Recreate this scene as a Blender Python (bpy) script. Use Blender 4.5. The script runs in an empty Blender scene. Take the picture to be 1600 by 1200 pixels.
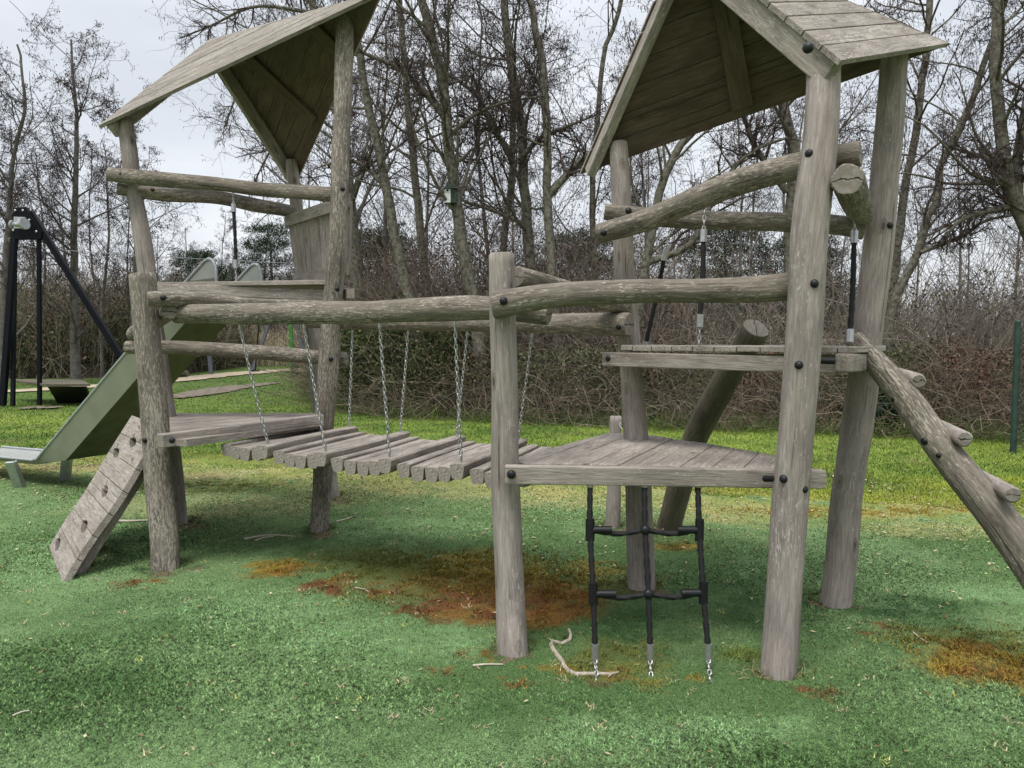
import bpy, math, random
import numpy as np
from mathutils import Vector, Matrix, noise as mn
sc = bpy.context.scene
COL = sc.collection
# ------------------------------------------------------------------ camera, sky, sun, exposure
F = 1208.0; H = 1.5; PITCH = math.atan(70 / F)
cd = bpy.data.cameras.new('camera'); cam = bpy.data.objects.new('camera', cd); COL.objects.link(cam)
cam.location = (0, 0, H); cam.rotation_euler = (math.pi / 2 - PITCH, 0, 0)
cd.sensor_width = 36; cd.lens = F / 1600 * 36; cd.clip_end = 1000; cd.clip_start = .05
sc.camera = cam
SUN_EL, SUN_AZ = math.radians(66), math.radians(205)
w = bpy.data.worlds.new("World"); sc.world = w; w.use_nodes = True
nt = w.node_tree; nt.nodes.clear()
def N(nt, t, **kw):
    n = nt.nodes.new(t)
    for k, v in kw.items():
        if k.startswith('i_'):
            key = k[2:]; key = int(key) if key.isdigit() else key
            n.inputs[key].default_value = v
        else: setattr(n, k, v)
    return n
def L(nt, a, b): nt.links.new(a, b)
def ramp(nt, fac, stops, interp='LINEAR'):
    r = N(nt, 'ShaderNodeValToRGB'); r.color_ramp.interpolation = interp
    e = r.color_ramp.elements
    while len(e) < len(stops): e.new(.5)
    for k, (p, c) in enumerate(stops):
        e[k].position = p; e[k].color = (c[0], c[1], c[2], 1) if hasattr(c, '__len__') else (c, c, c, 1)
    L(nt, fac, r.inputs[0]); return r.outputs[0]
def mix(nt, fac, a, b, bt='MIX'):
    m = N(nt, 'ShaderNodeMix', data_type='RGBA', blend_type=bt)
    for s, v in ((0, fac), (6, a), (7, b)):
        if hasattr(v, 'is_output') or isinstance(v, bpy.types.NodeSocket): L(nt, v, m.inputs[s])
        elif s == 0: m.inputs[0].default_value = v
        else: m.inputs[s].default_value = (v[0], v[1], v[2], 1)
    return m.outputs[2]
out = N(nt, 'ShaderNodeOutputWorld'); bg = N(nt, 'ShaderNodeBackground'); L(nt, bg.outputs[0], out.inputs[0])
sky = N(nt, 'ShaderNodeTexSky', sky_type='NISHITA', sun_disc=False, sun_elevation=SUN_EL, sun_rotation=SUN_AZ, air_density=1.2, dust_density=2.0)
skym = N(nt, 'ShaderNodeVectorMath', operation='SCALE'); L(nt, sky.outputs[0], skym.inputs[0]); skym.inputs['Scale'].default_value = .1
tc = N(nt, 'ShaderNodeTexCoord')
mp = N(nt, 'ShaderNodeMapping'); mp.inputs['Scale'].default_value = (1, 1, 2.6); L(nt, tc.outputs['Generated'], mp.inputs[0])
cn = N(nt, 'ShaderNodeTexNoise', i_Scale=2.3, i_Detail=5.0, i_Roughness=.5); L(nt, mp.outputs[0], cn.inputs['Vector'])
cl = ramp(nt, cn.outputs[0], [(.3, (.475, .505, .555)), (.5, (.56, .585, .625)), (.72, (.74, .76, .79))])
sep = N(nt, 'ShaderNodeSeparateXYZ'); L(nt, tc.outputs['Generated'], sep.inputs[0])
el = ramp(nt, sep.outputs[2], [(0, 1.05), (.35, 1.05), (.6, 1.7), (1, 2.3)])
cloud = mix(nt, 1.0, cl, el, 'MULTIPLY')
fin = mix(nt, .9, skym.outputs[0], cloud)
L(nt, fin, bg.inputs[0]); bg.inputs[1].default_value = 1.0
sd = bpy.data.lights.new('sun', 'SUN'); sd.energy = 2.3; sd.angle = math.radians(26); sd.color = (1, .97, .93)
sun = bpy.data.objects.new('sun', sd); COL.objects.link(sun)
dv = Vector((math.sin(SUN_AZ) * math.cos(SUN_EL), math.cos(SUN_AZ) * math.cos(SUN_EL), math.sin(SUN_EL)))
sun.rotation_euler = dv.to_track_quat('Z', 'Y').to_euler(); sun.location = dv * 50
sc.view_settings.view_transform = 'Standard'; sc.view_settings.look = 'None'; sc.view_settings.exposure = 0.5; sc.view_settings.gamma = 1
# ------------------------------------------------------------------ projection helpers (measuring the place from the photograph)
def ray(px, py):
    dx = (px - 800) / F; dy = (600 - py) / F
    return Vector((dx, math.cos(PITCH) + dy * math.sin(PITCH), -math.sin(PITCH) + dy * math.cos(PITCH)))
def P(px, py, Y):
    d = ray(px, py); v = d * (Y / d.y); v.z += H; return v
def G(px, py, z=0.0):
    d = ray(px, py); v = d * ((z - H) / d.z); v.z = z; return v
def XZ(px, Y, z):     # the point seen in column px at depth Y and height z
    v = P(px, 530 - (z - H) * F / Y, Y); v.z = z; return v
# ------------------------------------------------------------------ object bookkeeping
OFF = {}
def tag(o, label=None, cat=None, group=None, kind=None):
    if label: o['label'] = label
    if cat: o['category'] = cat
    if group: o['group'] = group
    if kind: o['kind'] = kind
    return o
def thing(name, label, cat, loc, group=None):
    o = bpy.data.objects.new(name, None); COL.objects.link(o); o.location = loc; o.empty_display_size = .2
    OFF[o] = Vector(loc); return tag(o, label, cat, group)
def link(name, me, parent=None, mats=()):
    for m in mats: me.materials.append(m)
    o = bpy.data.objects.new(name, me); COL.objects.link(o)
    if parent: o.parent = parent; OFF[o] = OFF[parent]
    else: OFF[o] = Vector((0, 0, 0))
    return o
def unit(v): return Vector(v).normalized()
class MB:
    def __init__(s): s.v = []; s.f = []; s.m = []; s.g = []; s.sm = []; s.axis = None
    def add(s, vs, fs, m=0, gc=None, smooth=False):
        b = len(s.v); s.v += [Vector(v) for v in vs]
        s.g += [Vector(g) for g in gc] if gc else [Vector(v) for v in vs]
        for f in fs:
            s.f.append([b + i for i in f]); s.m.append(m); s.sm.append(smooth)
    def build(s, name, mats, parent=None, bevel=0):
        off = OFF[parent] if parent else Vector((0, 0, 0))
        me = bpy.data.meshes.new(name); me.from_pydata([tuple(v - off) for v in s.v], [], s.f)
        me.polygons.foreach_set('material_index', s.m); me.polygons.foreach_set('use_smooth', s.sm)
        a = me.attributes.new('gc', 'FLOAT_VECTOR', 'POINT'); a.data.foreach_set('vector', [c for g in s.g for c in g])
        me.update()
        o = link(name, me, parent, mats if isinstance(mats, (list, tuple)) else [mats])
        if bevel:
            b = o.modifiers.new('bevel', 'BEVEL'); b.width = bevel; b.segments = 2; b.limit_method = 'ANGLE'; b.angle_limit = math.radians(40)
        if s.axis: LOGS[o] = s.axis
        return o
LOGS = {}
rnd = random.Random(7)
def catmull(pts, n):
    pts = [Vector(p) for p in pts]
    if len(pts) == 2: return [pts[0].lerp(pts[1], i / (n - 1)) for i in range(n)]
    e = [pts[0] * 2 - pts[1]] + pts + [pts[-1] * 2 - pts[-2]]
    segl = [(pts[i + 1] - pts[i]).length for i in range(len(pts) - 1)]; tot = sum(segl); res = []
    for i in range(n):
        d = tot * i / (n - 1); k = 0
        while k < len(segl) - 1 and d > segl[k]: d -= segl[k]; k += 1
        t = d / segl[k]; a, b, c, dd = e[k:k + 4]
        res.append(.5 * ((2 * b) + (c - a) * t + (2 * a - 5 * b + 4 * c - dd) * t * t + (3 * b - a - 3 * c + dd) * t ** 3))
    return res
def frames(ps):
    T = [(ps[min(i + 1, len(ps) - 1)] - ps[max(i - 1, 0)]).normalized() for i in range(len(ps))]
    ref = Vector((0, 0, 1)) if abs(T[0].z) < .8 else Vector((1, 0, 0))
    u = T[0].cross(ref).normalized(); res = []
    for t in T:
        u = (u - t * u.dot(t)).normalized(); res.append((t, u, t.cross(u)))
    return res
def log(mb, pts, r, seg=20, wob=.006, rough=.05, round_end=.007):
    """a knobbly round log along pts, with its own grain coordinates; caps take material 1"""
    tot = sum((Vector(pts[i + 1]) - Vector(pts[i])).length for i in range(len(pts) - 1))
    n = max(6, int(tot / .045)); ps = catmull(pts, n); sd_ = rnd.uniform(0, 100)
    rr = r if hasattr(r, '__len__') else [r, r]
    fr = frames(ps); rings = []; rad = []
    for i, p in enumerate(ps):
        t = i / (n - 1); q = t * (len(rr) - 1); k = min(int(q), len(rr) - 2); ra = rr[k] + (rr[k + 1] - rr[k]) * (q - k)
        s = t * tot; T, u, v = fr[i]
        o = Vector((mn.noise(Vector((s * 1.6, sd_, 0))), mn.noise(Vector((s * 1.6, 0, sd_))), 0)) * wob * 2
        c = p + u * o.x + v * o.y; ring = []; gc = []
        for j in range(seg):
            a = 2 * math.pi * j / seg
            k2 = 1 + rough * mn.noise(Vector((math.cos(a) * 1.3 + sd_, math.sin(a) * 1.3, s * 2.2))) * 2 + .015 * mn.noise(Vector((math.cos(a) * 5, math.sin(a) * 5 + sd_, s * 9)))
            q_ = ra * k2; ring.append(c + (u * math.cos(a) + v * math.sin(a)) * q_)
            gc.append((math.cos(a) * ra + sd_, math.sin(a) * ra, s))
        rings.append((ring, gc, c)); rad.append(ra)
    V = []; GC = []; Fs = []
    def shrink(R, k, d):
        ring, gc, c = R; return [c + (p - c) * k + d for p in ring], gc, c
    T0 = fr[0][0]; T1 = fr[-1][0]
    allr = [shrink(rings[0], 1 - round_end / rad[0], Vector((0, 0, 0))), shrink(rings[0], 1, T0 * round_end)] + rings[1:-1] + [shrink(rings[-1], 1, -T1 * round_end), shrink(rings[-1], 1 - round_end / rad[-1], Vector((0, 0, 0)))]
    for ring, gc, c in allr: V += ring; GC += gc
    for i in range(len(allr) - 1):
        for j in range(seg):
            a = i * seg + j; b = i * seg + (j + 1) % seg; Fs.append([a, b, b + seg, a + seg])
    mb.add(V, Fs, 0, GC, True)
    for R, rv, ra in ((allr[0], True, rad[0]), (allr[-1], False, rad[-1])):
        ring, gc, c = R; cg = [(math.cos(2 * math.pi * j / seg) * ra, math.sin(2 * math.pi * j / seg) * ra, sd_) for j in range(seg)] + [(0, 0, sd_)]
        fs = [[j, (j + 1) % seg, seg] if not rv else [(j + 1) % seg, j, seg] for j in range(seg)]
        mb.add(ring + [c], fs, 1, cg, False)
    mb.axis = ([R[2] for R in rings], rad)
    return mb
def prism(mb, poly, th, along, m=0, mb_=None):
    """poly: coplanar points (top face), th: thickness vector, along: grain direction"""
    poly = [Vector(p) for p in poly]; th = Vector(th); al = unit(along); n = unit(th); ac = al.cross(n)
    o = Vector((rnd.uniform(0, 50), rnd.uniform(0, 50), rnd.uniform(0, 50)))
    vs = poly + [p + th for p in poly]; k = len(poly)
    gc = [o + Vector((ac.dot(v), n.dot(v), al.dot(v))) for v in vs]
    nn = Vector((0, 0, 0))
    for i in range(k): nn += (poly[i] - poly[0]).cross(poly[(i + 1) % k] - poly[0])
    fl = nn.dot(th) > 0
    top = list(range(k)); bot = [k + i for i in range(k)][::-1]
    fs = [top, bot] + [[(i + 1) % k, i, k + i, k + (i + 1) % k] for i in range(k)]
    if fl: fs = [f[::-1] for f in fs]
    mb.add(vs, fs, m, gc)
    if mb_ is not None: mb.m[-len(fs) + 1] = mb_
def beam(mb, p0, p1, wd, ht, up=(0, 0, 1)):
    p0 = Vector(p0); p1 = Vector(p1); d = unit(p1 - p0); s = d.cross(Vector(up)).normalized(); u = s.cross(d)
    a, b = s * wd / 2, u * ht / 2
    prism(mb, [p0 - a + b, p1 - a + b, p1 + a + b, p0 + a + b], -b * 2, d)
def deck(mb, poly, z, th, d, wd, gap=.004):
    """boards along direction d (2D) clipped to the plan polygon"""
    d = Vector((d[0], d[1])).normalized(); c = Vector((-d.y, d.x)); pts = [Vector((p[0], p[1])) for p in poly]
    lo = min(p.dot(c) for p in pts); hi = max(p.dot(c) for p in pts); n = max(1, round((hi - lo) / wd)); wd = (hi - lo) / n
    def clip(ps, nv, k):
        o = []
        for i in range(len(ps)):
            a, b = ps[i], ps[(i + 1) % len(ps)]; da, db = a.dot(nv) - k, b.dot(nv) - k
            if da >= 0: o.append(a)
            if (da >= 0) != (db >= 0): o.append(a + (b - a) * (da / (da - db)))
        return o
    for i in range(n):
        q = clip(clip(pts, c, lo + i * wd + gap / 2), -c, -(lo + (i + 1) * wd - gap / 2))
        if len(q) > 2:
            dz = rnd.uniform(-.002, .002); prism(mb, [(p.x, p.y, z + dz) for p in q], (0, 0, -th), (d.x, d.y, 0))
def hemi(mb, c, n, r, m=0):
    c = Vector(c); n = unit(n); u = n.orthogonal().normalized(); v = n.cross(u); V = []; Fs = []; S = 12
    for i, (k, h) in enumerate(((1, 0), (1, .25), (.85, .6), (.5, .85))):
        for j in range(S):
            a = 2 * math.pi * j / S; V.append(c + (u * math.cos(a) + v * math.sin(a)) * r * k + n * r * h)
    V.append(c + n * r * .95)
    for i in range(3):
        for j in range(S): a = i * S + j; b = i * S + (j + 1) % S; Fs.append([a, b, b + S, a + S])
    for j in range(S): Fs.append([3 * S + j, 3 * S + (j + 1) % S, 4 * S])
    mb.add(V, Fs, m, None, True)
def bolt_on(part, px, py, r=.019):
    ax, rad = LOGS[part]; d = ray(px, py).normalized(); o = Vector((0, 0, H)); best = None
    for c, ra in zip(ax, rad):
        t = (c - o).dot(d); q = o + d * t; e = (q - c).length
        if best is None or e < best[0]: best = (e, t, ra, c)
    e, t, ra, c = best; p = o + d * (t - math.sqrt(max(ra * ra - e * e, ra * ra * .09))); n = (p - c)
    mb = MB(); hemi(mb, p - n.normalized() * .004, n, r); return mb.build('bolt_cap', M['black'], part)
def bolt_at(part, px, py, Y, r=.019, n=None):
    p = P(px, py, Y); mb = MB(); hemi(mb, p, n or Vector((0, -1, 0)), r); return mb.build('bolt_cap', M['black'], part)
def tube(mb, pts, r, seg=8, m=0, step=.05, smooth=True):
    tot = sum((Vector(pts[i + 1]) - Vector(pts[i])).length for i in range(len(pts) - 1)); n = max(2, int(tot / step) + 1)
    ps = catmull(pts, n) if len(pts) > 2 else [Vector(pts[0]), Vector(pts[1])]; n = len(ps)
    fr = frames(ps); V = []; Fs = []; rr = r if hasattr(r, '__len__') else [r, r]
    for i, p in enumerate(ps):
        ra = rr[0] + (rr[1] - rr[0]) * i / (n - 1)
        for j in range(seg):
            a = 2 * math.pi * j / seg; V.append(p + (fr[i][1] * math.cos(a) + fr[i][2] * math.sin(a)) * ra)
    for i in range(n - 1):
        for j in range(seg): a = i * seg + j; b = i * seg + (j + 1) % seg; Fs.append([a, b, b + seg, a + seg])
    mb.add(V, Fs, m, None, smooth)
    mb.add(V[:seg], [list(range(seg))[::-1]], m); mb.add(V[-seg:], [list(range(seg))], m)
def rope(mb, pts, r=.011, m=0):
    tot = sum((Vector(pts[i + 1]) - Vector(pts[i])).length for i in range(len(pts) - 1)); n = max(4, int(tot / .007))
    ps = catmull(pts, n); fr = frames(ps); V = []; Fs = []; S = 12
    for i, p in enumerate(ps):
        tw = i * tot / (n - 1) / .07 * 2 * math.pi / 4
        for j in range(S):
            a = 2 * math.pi * j / S; ra = r * (1 + .17 * math.cos(4 * (a - tw)))
            V.append(p + (fr[i][1] * math.cos(a) + fr[i][2] * math.sin(a)) * ra)
    for i in range(n - 1):
        for j in range(S): a = i * S + j; b = i * S + (j + 1) % S; Fs.append([a, b, b + S, a + S])
    mb.add(V, Fs, m, None, True)
def chain(mb, p0, p1, ll=.034, wd=.011, r=.0034, sag=0):
    p0 = Vector(p0); p1 = Vector(p1); tot = (p1 - p0).length; n = max(2, int(tot / (ll - 2 * r)))
    ps = [p0.lerp(p1, i / n) - Vector((0, 0, sag * math.sin(math.pi * i / n))) for i in range(n + 1)]
    for i in range(n):
        a, b = ps[i], ps[i + 1]; d = (b - a).normalized(); c = (a + b) / 2
        s0 = d.cross(Vector((0.3, 1, .1))).normalized(); s1 = d.cross(s0)
        if i % 2: s0, s1 = s1, s0
        hl = ll / 2 - r; path = []
        for k in range(12):
            an = 2 * math.pi * k / 12; cx = math.cos(an) * (wd - r); cy = math.sin(an) * (wd - r)
            path.append(c + s0 * cx + d * (cy + (1 if cy > 0.0001 else (-1 if cy < -.0001 else 0)) * (hl - wd + r)))
        V = []; Fs = []; S = 5
        for k in range(12):
            t = (path[(k + 1) % 12] - path[k - 1]).normalized(); v = s1; u = t.cross(v)
            for j in range(S):
                an = 2 * math.pi * j / S; V.append(path[k] + (u * math.cos(an) + v * math.sin(an)) * r)
        for k in range(12):
            for j in range(S):
                Fs.append([k * S + j, k * S + (j + 1) % S, ((k + 1) % 12) * S + (j + 1) % S, ((k + 1) % 12) * S + j])
        mb.add(V, Fs, 0, None, True)
# ------------------------------------------------------------------ materials
M = {}
def mat(name, rough=.8, metal=0.0, spec=.3):
    m = bpy.data.materials.new(name); m.use_nodes = True; n = m.node_tree; b = n.nodes['Principled BSDF']
    b.inputs['Roughness'].default_value = rough; b.inputs['Metallic'].default_value = metal; b.inputs['Specular IOR Level'].default_value = spec
    M[name] = m; return m, n, b
def nz(n, vec, scale, detail=4, rough=.55, dist=0):
    t = N(n, 'ShaderNodeTexNoise', i_Scale=scale, i_Detail=float(detail), i_Roughness=rough, i_Distortion=float(dist)); L(n, vec, t.inputs['Vector']); return t.outputs[0]
def scaled(n, vec, s):
    m_ = N(n, 'ShaderNodeMapping'); m_.inputs['Scale'].default_value = s; L(n, vec, m_.inputs[0]); return m_.outputs[0]
def bump(n, b, h, st, dist=.01):
    bp = N(n, 'ShaderNodeBump', i_Strength=st, i_Distance=dist); L(n, h, bp.inputs['Height']); L(n, bp.outputs[0], b.inputs['Normal'])
def wood(name, dark, light, fleck, fleckcol, green=0.0, crack=.5, dirt=0.4):
    m, n, b = mat(name, .88, 0, .2)
    at = N(n, 'ShaderNodeAttribute', attribute_name='gc').outputs['Vector']
    grain = nz(n, scaled(n, at, (85, 85, 6.5)), 1, 8, .68, .9)
    c = ramp(n, grain, [(.3, dark), (.5, [(dark[i] + light[i]) / 2 for i in range(3)]), (.68, light)])
    big = nz(n, scaled(n, at, (9, 9, 3.6)), 1, 5, .62)
    c = mix(n, 1.0, c, ramp(n, big, [(.3, .66), (.5, .97), (.7, 1.22)]), 'MULTIPLY')
    brn = nz(n, scaled(n, at, (9, 9, .9)), 1.3, 3)
    c = mix(n, ramp(n, brn, [(.5, 0), (.72, .4)]), c, (.15, .125, .10))
    fl = nz(n, scaled(n, at, (120, 120, 26)), 1, 5, .65, .7)
    fl2 = nz(n, scaled(n, at, (6, 6, 2)), 1, 2)
    fm = N(n, 'ShaderNodeMath', operation='ADD'); L(n, fl, fm.inputs[0]); L(n, ramp(n, fl2, [(.3, 0), (.7, .16)]), fm.inputs[1])
    f_ = ramp(n, fm.outputs[0], [(1 - fleck - .02, 0), (1 - fleck + .06, .7)])
    c = mix(n, f_, c, fleckcol)
    if green:
        gn = nz(n, scaled(n, at, (3, 3, 1.2)), 1.5, 5, .7)
        c = mix(n, ramp(n, gn, [(.4, 0), (.75, green)]), c, (.115, .125, .06))
    ck = nz(n, scaled(n, at, (48, 48, .8)), 1, 3, .5, .3)
    cm = ramp(n, ck, [(.295, 1), (.325, 0)])
    c = mix(n, mix(n, 1.0, cm, (crack,) * 3, 'MULTIPLY'), c, (.035, .03, .025))
    vo = N(n, 'ShaderNodeTexVoronoi', i_Scale=1.0); L(n, scaled(n, at, (7.5, 7.5, 3.2)), vo.inputs['Vector'])
    c = mix(n, ramp(n, vo.outputs['Distance'], [(.05, .85), (.09, .25), (.12, .45), (.16, 0)]), c, (.07, .055, .04))
    sp = nz(n, scaled(n, at, (160, 160, 90)), 1, 2)
    c = mix(n, ramp(n, sp, [(.66, 0), (.75, dirt)]), c, (.06, .055, .045))
    c = mix(n, 1.0, c, (.96, .915, .885), 'MULTIPLY')
    L(n, c, b.inputs['Base Color'])
    hm = N(n, 'ShaderNodeMath', operation='MULTIPLY_ADD', i_1=-1.6); L(n, cm, hm.inputs[0]); L(n, grain, hm.inputs[2])
    bump(n, b, hm.outputs[0], .75, .006)
    return m
wood('post_wood', (.18, .163, .15), (.375, .345, .32), .28, (.54, .51, .475), .06, .6)
wood('beam_wood', (.06, .054, .044), (.25, .228, .195), .35, (.46, .43, .37), .16, .75)
wood('fleck_wood', (.085, .077, .066), (.235, .214, .187), .40, (.44, .415, .36), .12, .5)
wood('board_wood', (.16, .146, .13), (.40, .37, .335), .31, (.53, .50, .46), .15, .35)
wood('roof_wood', (.13, .12, .105), (.34, .32, .29), .35, (.45, .43, .39), .2, .3, .7)
wood('roof_soffit', (.072, .055, .043), (.155, .12, .094), .22, (.16, .135, .105), .03, .5)  # browner unweathered underside, also darkened for the shade beneath the roof
wood('dark_wood', (.055, .05, .04), (.15, .135, .105), .30, (.22, .21, .16), .6, .6)
m, n, b = mat('end_grain', .9, 0, .15)
at = N(n, 'ShaderNodeAttribute', attribute_name='gc').outputs['Vector']
sp_ = N(n, 'ShaderNodeSeparateXYZ'); L(n, at, sp_.inputs[0])
ln = N(n, 'ShaderNodeVectorMath', operation='LENGTH'); fl = scaled(n, at, (1, 1, 0)); L(n, fl, ln.inputs[0])
wob = nz(n, scaled(n, at, (25, 25, 1)), 1, 3)
ad = N(n, 'ShaderNodeMath', operation='MULTIPLY_ADD', i_1=.012); L(n, wob, ad.inputs[0]); L(n, ln.outputs['Value'], ad.inputs[2])
sn = N(n, 'ShaderNodeMath', operation='MULTIPLY', i_1=900.0); L(n, ad.outputs[0], sn.inputs[0])
s2 = N(n, 'ShaderNodeMath', operation='SINE'); L(n, sn.outputs[0], s2.inputs[0])
c = mix(n, ramp(n, s2.outputs[0], [(0, 0), (1, 1)]), (.15, .13, .105), (.22, .20, .165))
c = mix(n, ramp(n, nz(n, at, 30, 4), [(.45, 0), (.7, .6)]), c, (.30, .28, .25))
cw = N(n, 'ShaderNodeMath', operation='MULTIPLY_ADD', i_1=.05, i_2=-.025); L(n, nz(n, scaled(n, at, (22, 22, 1)), 1, 2), cw.inputs[0])
cy = N(n, 'ShaderNodeMath', operation='ADD'); L(n, cw.outputs[0], cy.inputs[0]); L(n, sp_.outputs[1], cy.inputs[1])
ab = N(n, 'ShaderNodeMath', operation='ABSOLUTE'); L(n, cy.outputs[0], ab.inputs[0])
cm = ramp(n, ab.outputs[0], [(0.0012, 1), (.0032, 0)])
c = mix(n, cm, c, (.02, .018, .015)); L(n, c, b.inputs['Base Color'])
iv = N(n, 'ShaderNodeMath', operation='SUBTRACT', i_0=1.0); L(n, cm, iv.inputs[1]); bump(n, b, iv.outputs[0], .8, .01)
def simple(name, col, rough=.6, metal=0, var=.25, scale=20, bmp=0, spec=.3, col2=None):
    m, n, b = mat(name, rough, metal, spec); tcn = N(n, 'ShaderNodeTexCoord').outputs['Object']
    f = nz(n, tcn, scale, 5, .6)
    c2 = col2 or [x * (1 + var) for x in col]; c1 = [x * (1 - var) for x in col]
    L(n, ramp(n, f, [(.33, c1), (.67, c2)]), b.inputs['Base Color'])
    if bmp: bump(n, b, f, bmp, .01)
    return m
simple('black', (.008, .0085, .01), .45, 0, .3, 60, .1, .3)
simple('rope', (.012, .012, .012), .75, 0, .4, 150, .3)
simple('steel', (.4, .4, .4), .35, .75, .15, 60)
simple('galv', (.42, .43, .44), .5, .85, .2, 40)
simple('slide_steel', (.36, .37, .34), .42, .5, .07, 5)
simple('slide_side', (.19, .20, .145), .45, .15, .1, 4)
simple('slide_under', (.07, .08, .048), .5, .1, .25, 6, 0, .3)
simple('navy_steel', (.004, .005, .008), .55, 0, .3, 12, 0, .12)
simple('green_paint', (.03, .28, .03), .45, 0, .15, 10)
simple('grey_paint', (.12, .13, .16), .45, 0, .15, 10)
simple('fence_green', (.025, .05, .04), .5, 0, .3, 10)
simple('bark', (.11, .095, .073), .95, 0, .5, 14, .9, .1, (.2, .19, .155))
simple('bark_far', (.115, .105, .09), .95, 0, .35, 6, .5, .1, (.16, .15, .135))
simple('limb_bark', (.1, .09, .075), .95, 0, .4, 14, .5, .1)
simple('twig', (.068, .052, .049), .95, 0, .35, 8, 0, .05)
simple('twig_light', (.12, .095, .075), .95, 0, .35, 3, 0, .05)
simple('needles', (.022, .04, .018), .8, 0, .5, 3, 0, .1)
simple('dead_branch', (.33, .29, .23), .9, 0, .35, 35, .6)
simple('stick', (.42, .38, .3), .9, 0, .2, 35, .3)
simple('white_paint', (.75, .76, .75), .6, 0, .06, 8)
simple('dark_green_paint', (.03, .055, .045), .6, 0, .2, 12)
simple('glass', (.08, .09, .1), .15, 0, .1, 3, 0, .6)
simple('sand', (.36, .30, .22), .95, 0, .2, 4, .3, .1)
simple('mud', (.15, .125, .10), .95, 0, .45, 5, .8, .1)
def vcol(name, rough=.9, lo=.6, hi=1.45, scale=0, bmp=0, trans=0):
    m, n, b = mat(name, rough, 0, .12)
    c = N(n, 'ShaderNodeAttribute', attribute_name='col').outputs['Color']
    if scale:
        tcn = N(n, 'ShaderNodeTexCoord').outputs['Object']; f = nz(n, tcn, scale, 4, .75)
        c = mix(n, 1.0, c, ramp(n, f, [(.3, lo), (.7, hi)]), 'MULTIPLY')
        if bmp: bump(n, b, f, bmp, .008)
    L(n, c, b.inputs['Base Color']); return m
vcol('blade'); vcol('turf', .95, .15, 2.0, 150, 1.0); vcol('soil', .95, .55, 1.4, 60, .8); vcol('scrub', .95)
# ------------------------------------------------------------------ numpy meshes
def npmesh(name, V, Fc, mats, parent=None, col=None, smooth=False, sides=None):
    V = np.asarray(V, dtype=np.float32).reshape(-1, 3); Fc = np.asarray(Fc, dtype=np.int32)
    if parent: V = V - np.array(OFF[parent], dtype=np.float32)
    me = bpy.data.meshes.new(name); nf, k = Fc.shape
    me.vertices.add(len(V)); me.vertices.foreach_set('co', V.ravel())
    me.loops.add(nf * k); me.loops.foreach_set('vertex_index', Fc.ravel())
    me.polygons.add(nf); me.polygons.foreach_set('loop_start', np.arange(nf, dtype=np.int32) * k)
    if smooth: me.polygons.foreach_set('use_smooth', np.ones(nf, dtype=bool))
    me.update(calc_edges=True)
    if col is not None:
        a = me.attributes.new('col', 'FLOAT_COLOR', 'POINT'); c4 = np.ones((len(V), 4), dtype=np.float32); c4[:, :3] = col; a.data.foreach_set('color', c4.ravel())
    return link(name, me, parent, mats)
def nrm(a): return a / np.maximum(np.linalg.norm(a, axis=-1, keepdims=True), 1e-9)
def tubes(nodes, radii, sides):
    """nodes (n,k,3), radii (n,k) -> verts, quads"""
    n_, k = radii.shape; T = np.empty_like(nodes); T[:, 1:-1] = nodes[:, 2:] - nodes[:, :-2]; T[:, 0] = nodes[:, 1] - nodes[:, 0]; T[:, -1] = nodes[:, -1] - nodes[:, -2]; T = nrm(T)
    mean = nrm(nodes[:, -1] - nodes[:, 0]); ref = np.where(np.abs(mean[:, 2:3]) > .8, np.array([[1., 0, 0]]), np.array([[0, 0, 1.]]))
    u = nrm(np.cross(T, ref[:, None, :])); v = np.cross(T, u)
    a = np.arange(sides) * 2 * np.pi / sides
    V = nodes[:, :, None, :] + radii[:, :, None, None] * (u[:, :, None, :] * np.cos(a)[None, None, :, None] + v[:, :, None, :] * np.sin(a)[None, None, :, None])
    idx = np.arange(n_ * k * sides).reshape(n_, k, sides); nx = np.roll(idx, -1, axis=2)
    Q = np.stack([idx[:, :-1], nx[:, :-1], nx[:, 1:], idx[:, 1:]], axis=-1).reshape(-1, 4)
    return V.reshape(-1, 3), Q
def merge(parts):
    V = []; Q = []; b = 0
    for v, q in parts: V.append(v); Q.append(q + b); b += len(v)
    return np.concatenate(V), np.concatenate(Q)
def walk(start, d, length, k, jit, up, rng, r0, r1):
    n_ = len(start); nodes = np.empty((n_, k + 1, 3)); nodes[:, 0] = start; d = nrm(d)
    for i in range(k):
        d = nrm(d + rng.normal(0, jit, (n_, 3)) + np.array([0, 0, 1.]) * (up if np.isscalar(up) else up[i]))
        nodes[:, i + 1] = nodes[:, i] + d * (length / k)[:, None]
    t = np.linspace(0, 1, k + 1)[None, :]
    return nodes, r0[:, None] * (1 - t) + (r1 if not np.isscalar(r1) else np.full(n_, r1))[:, None] * t
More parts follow.
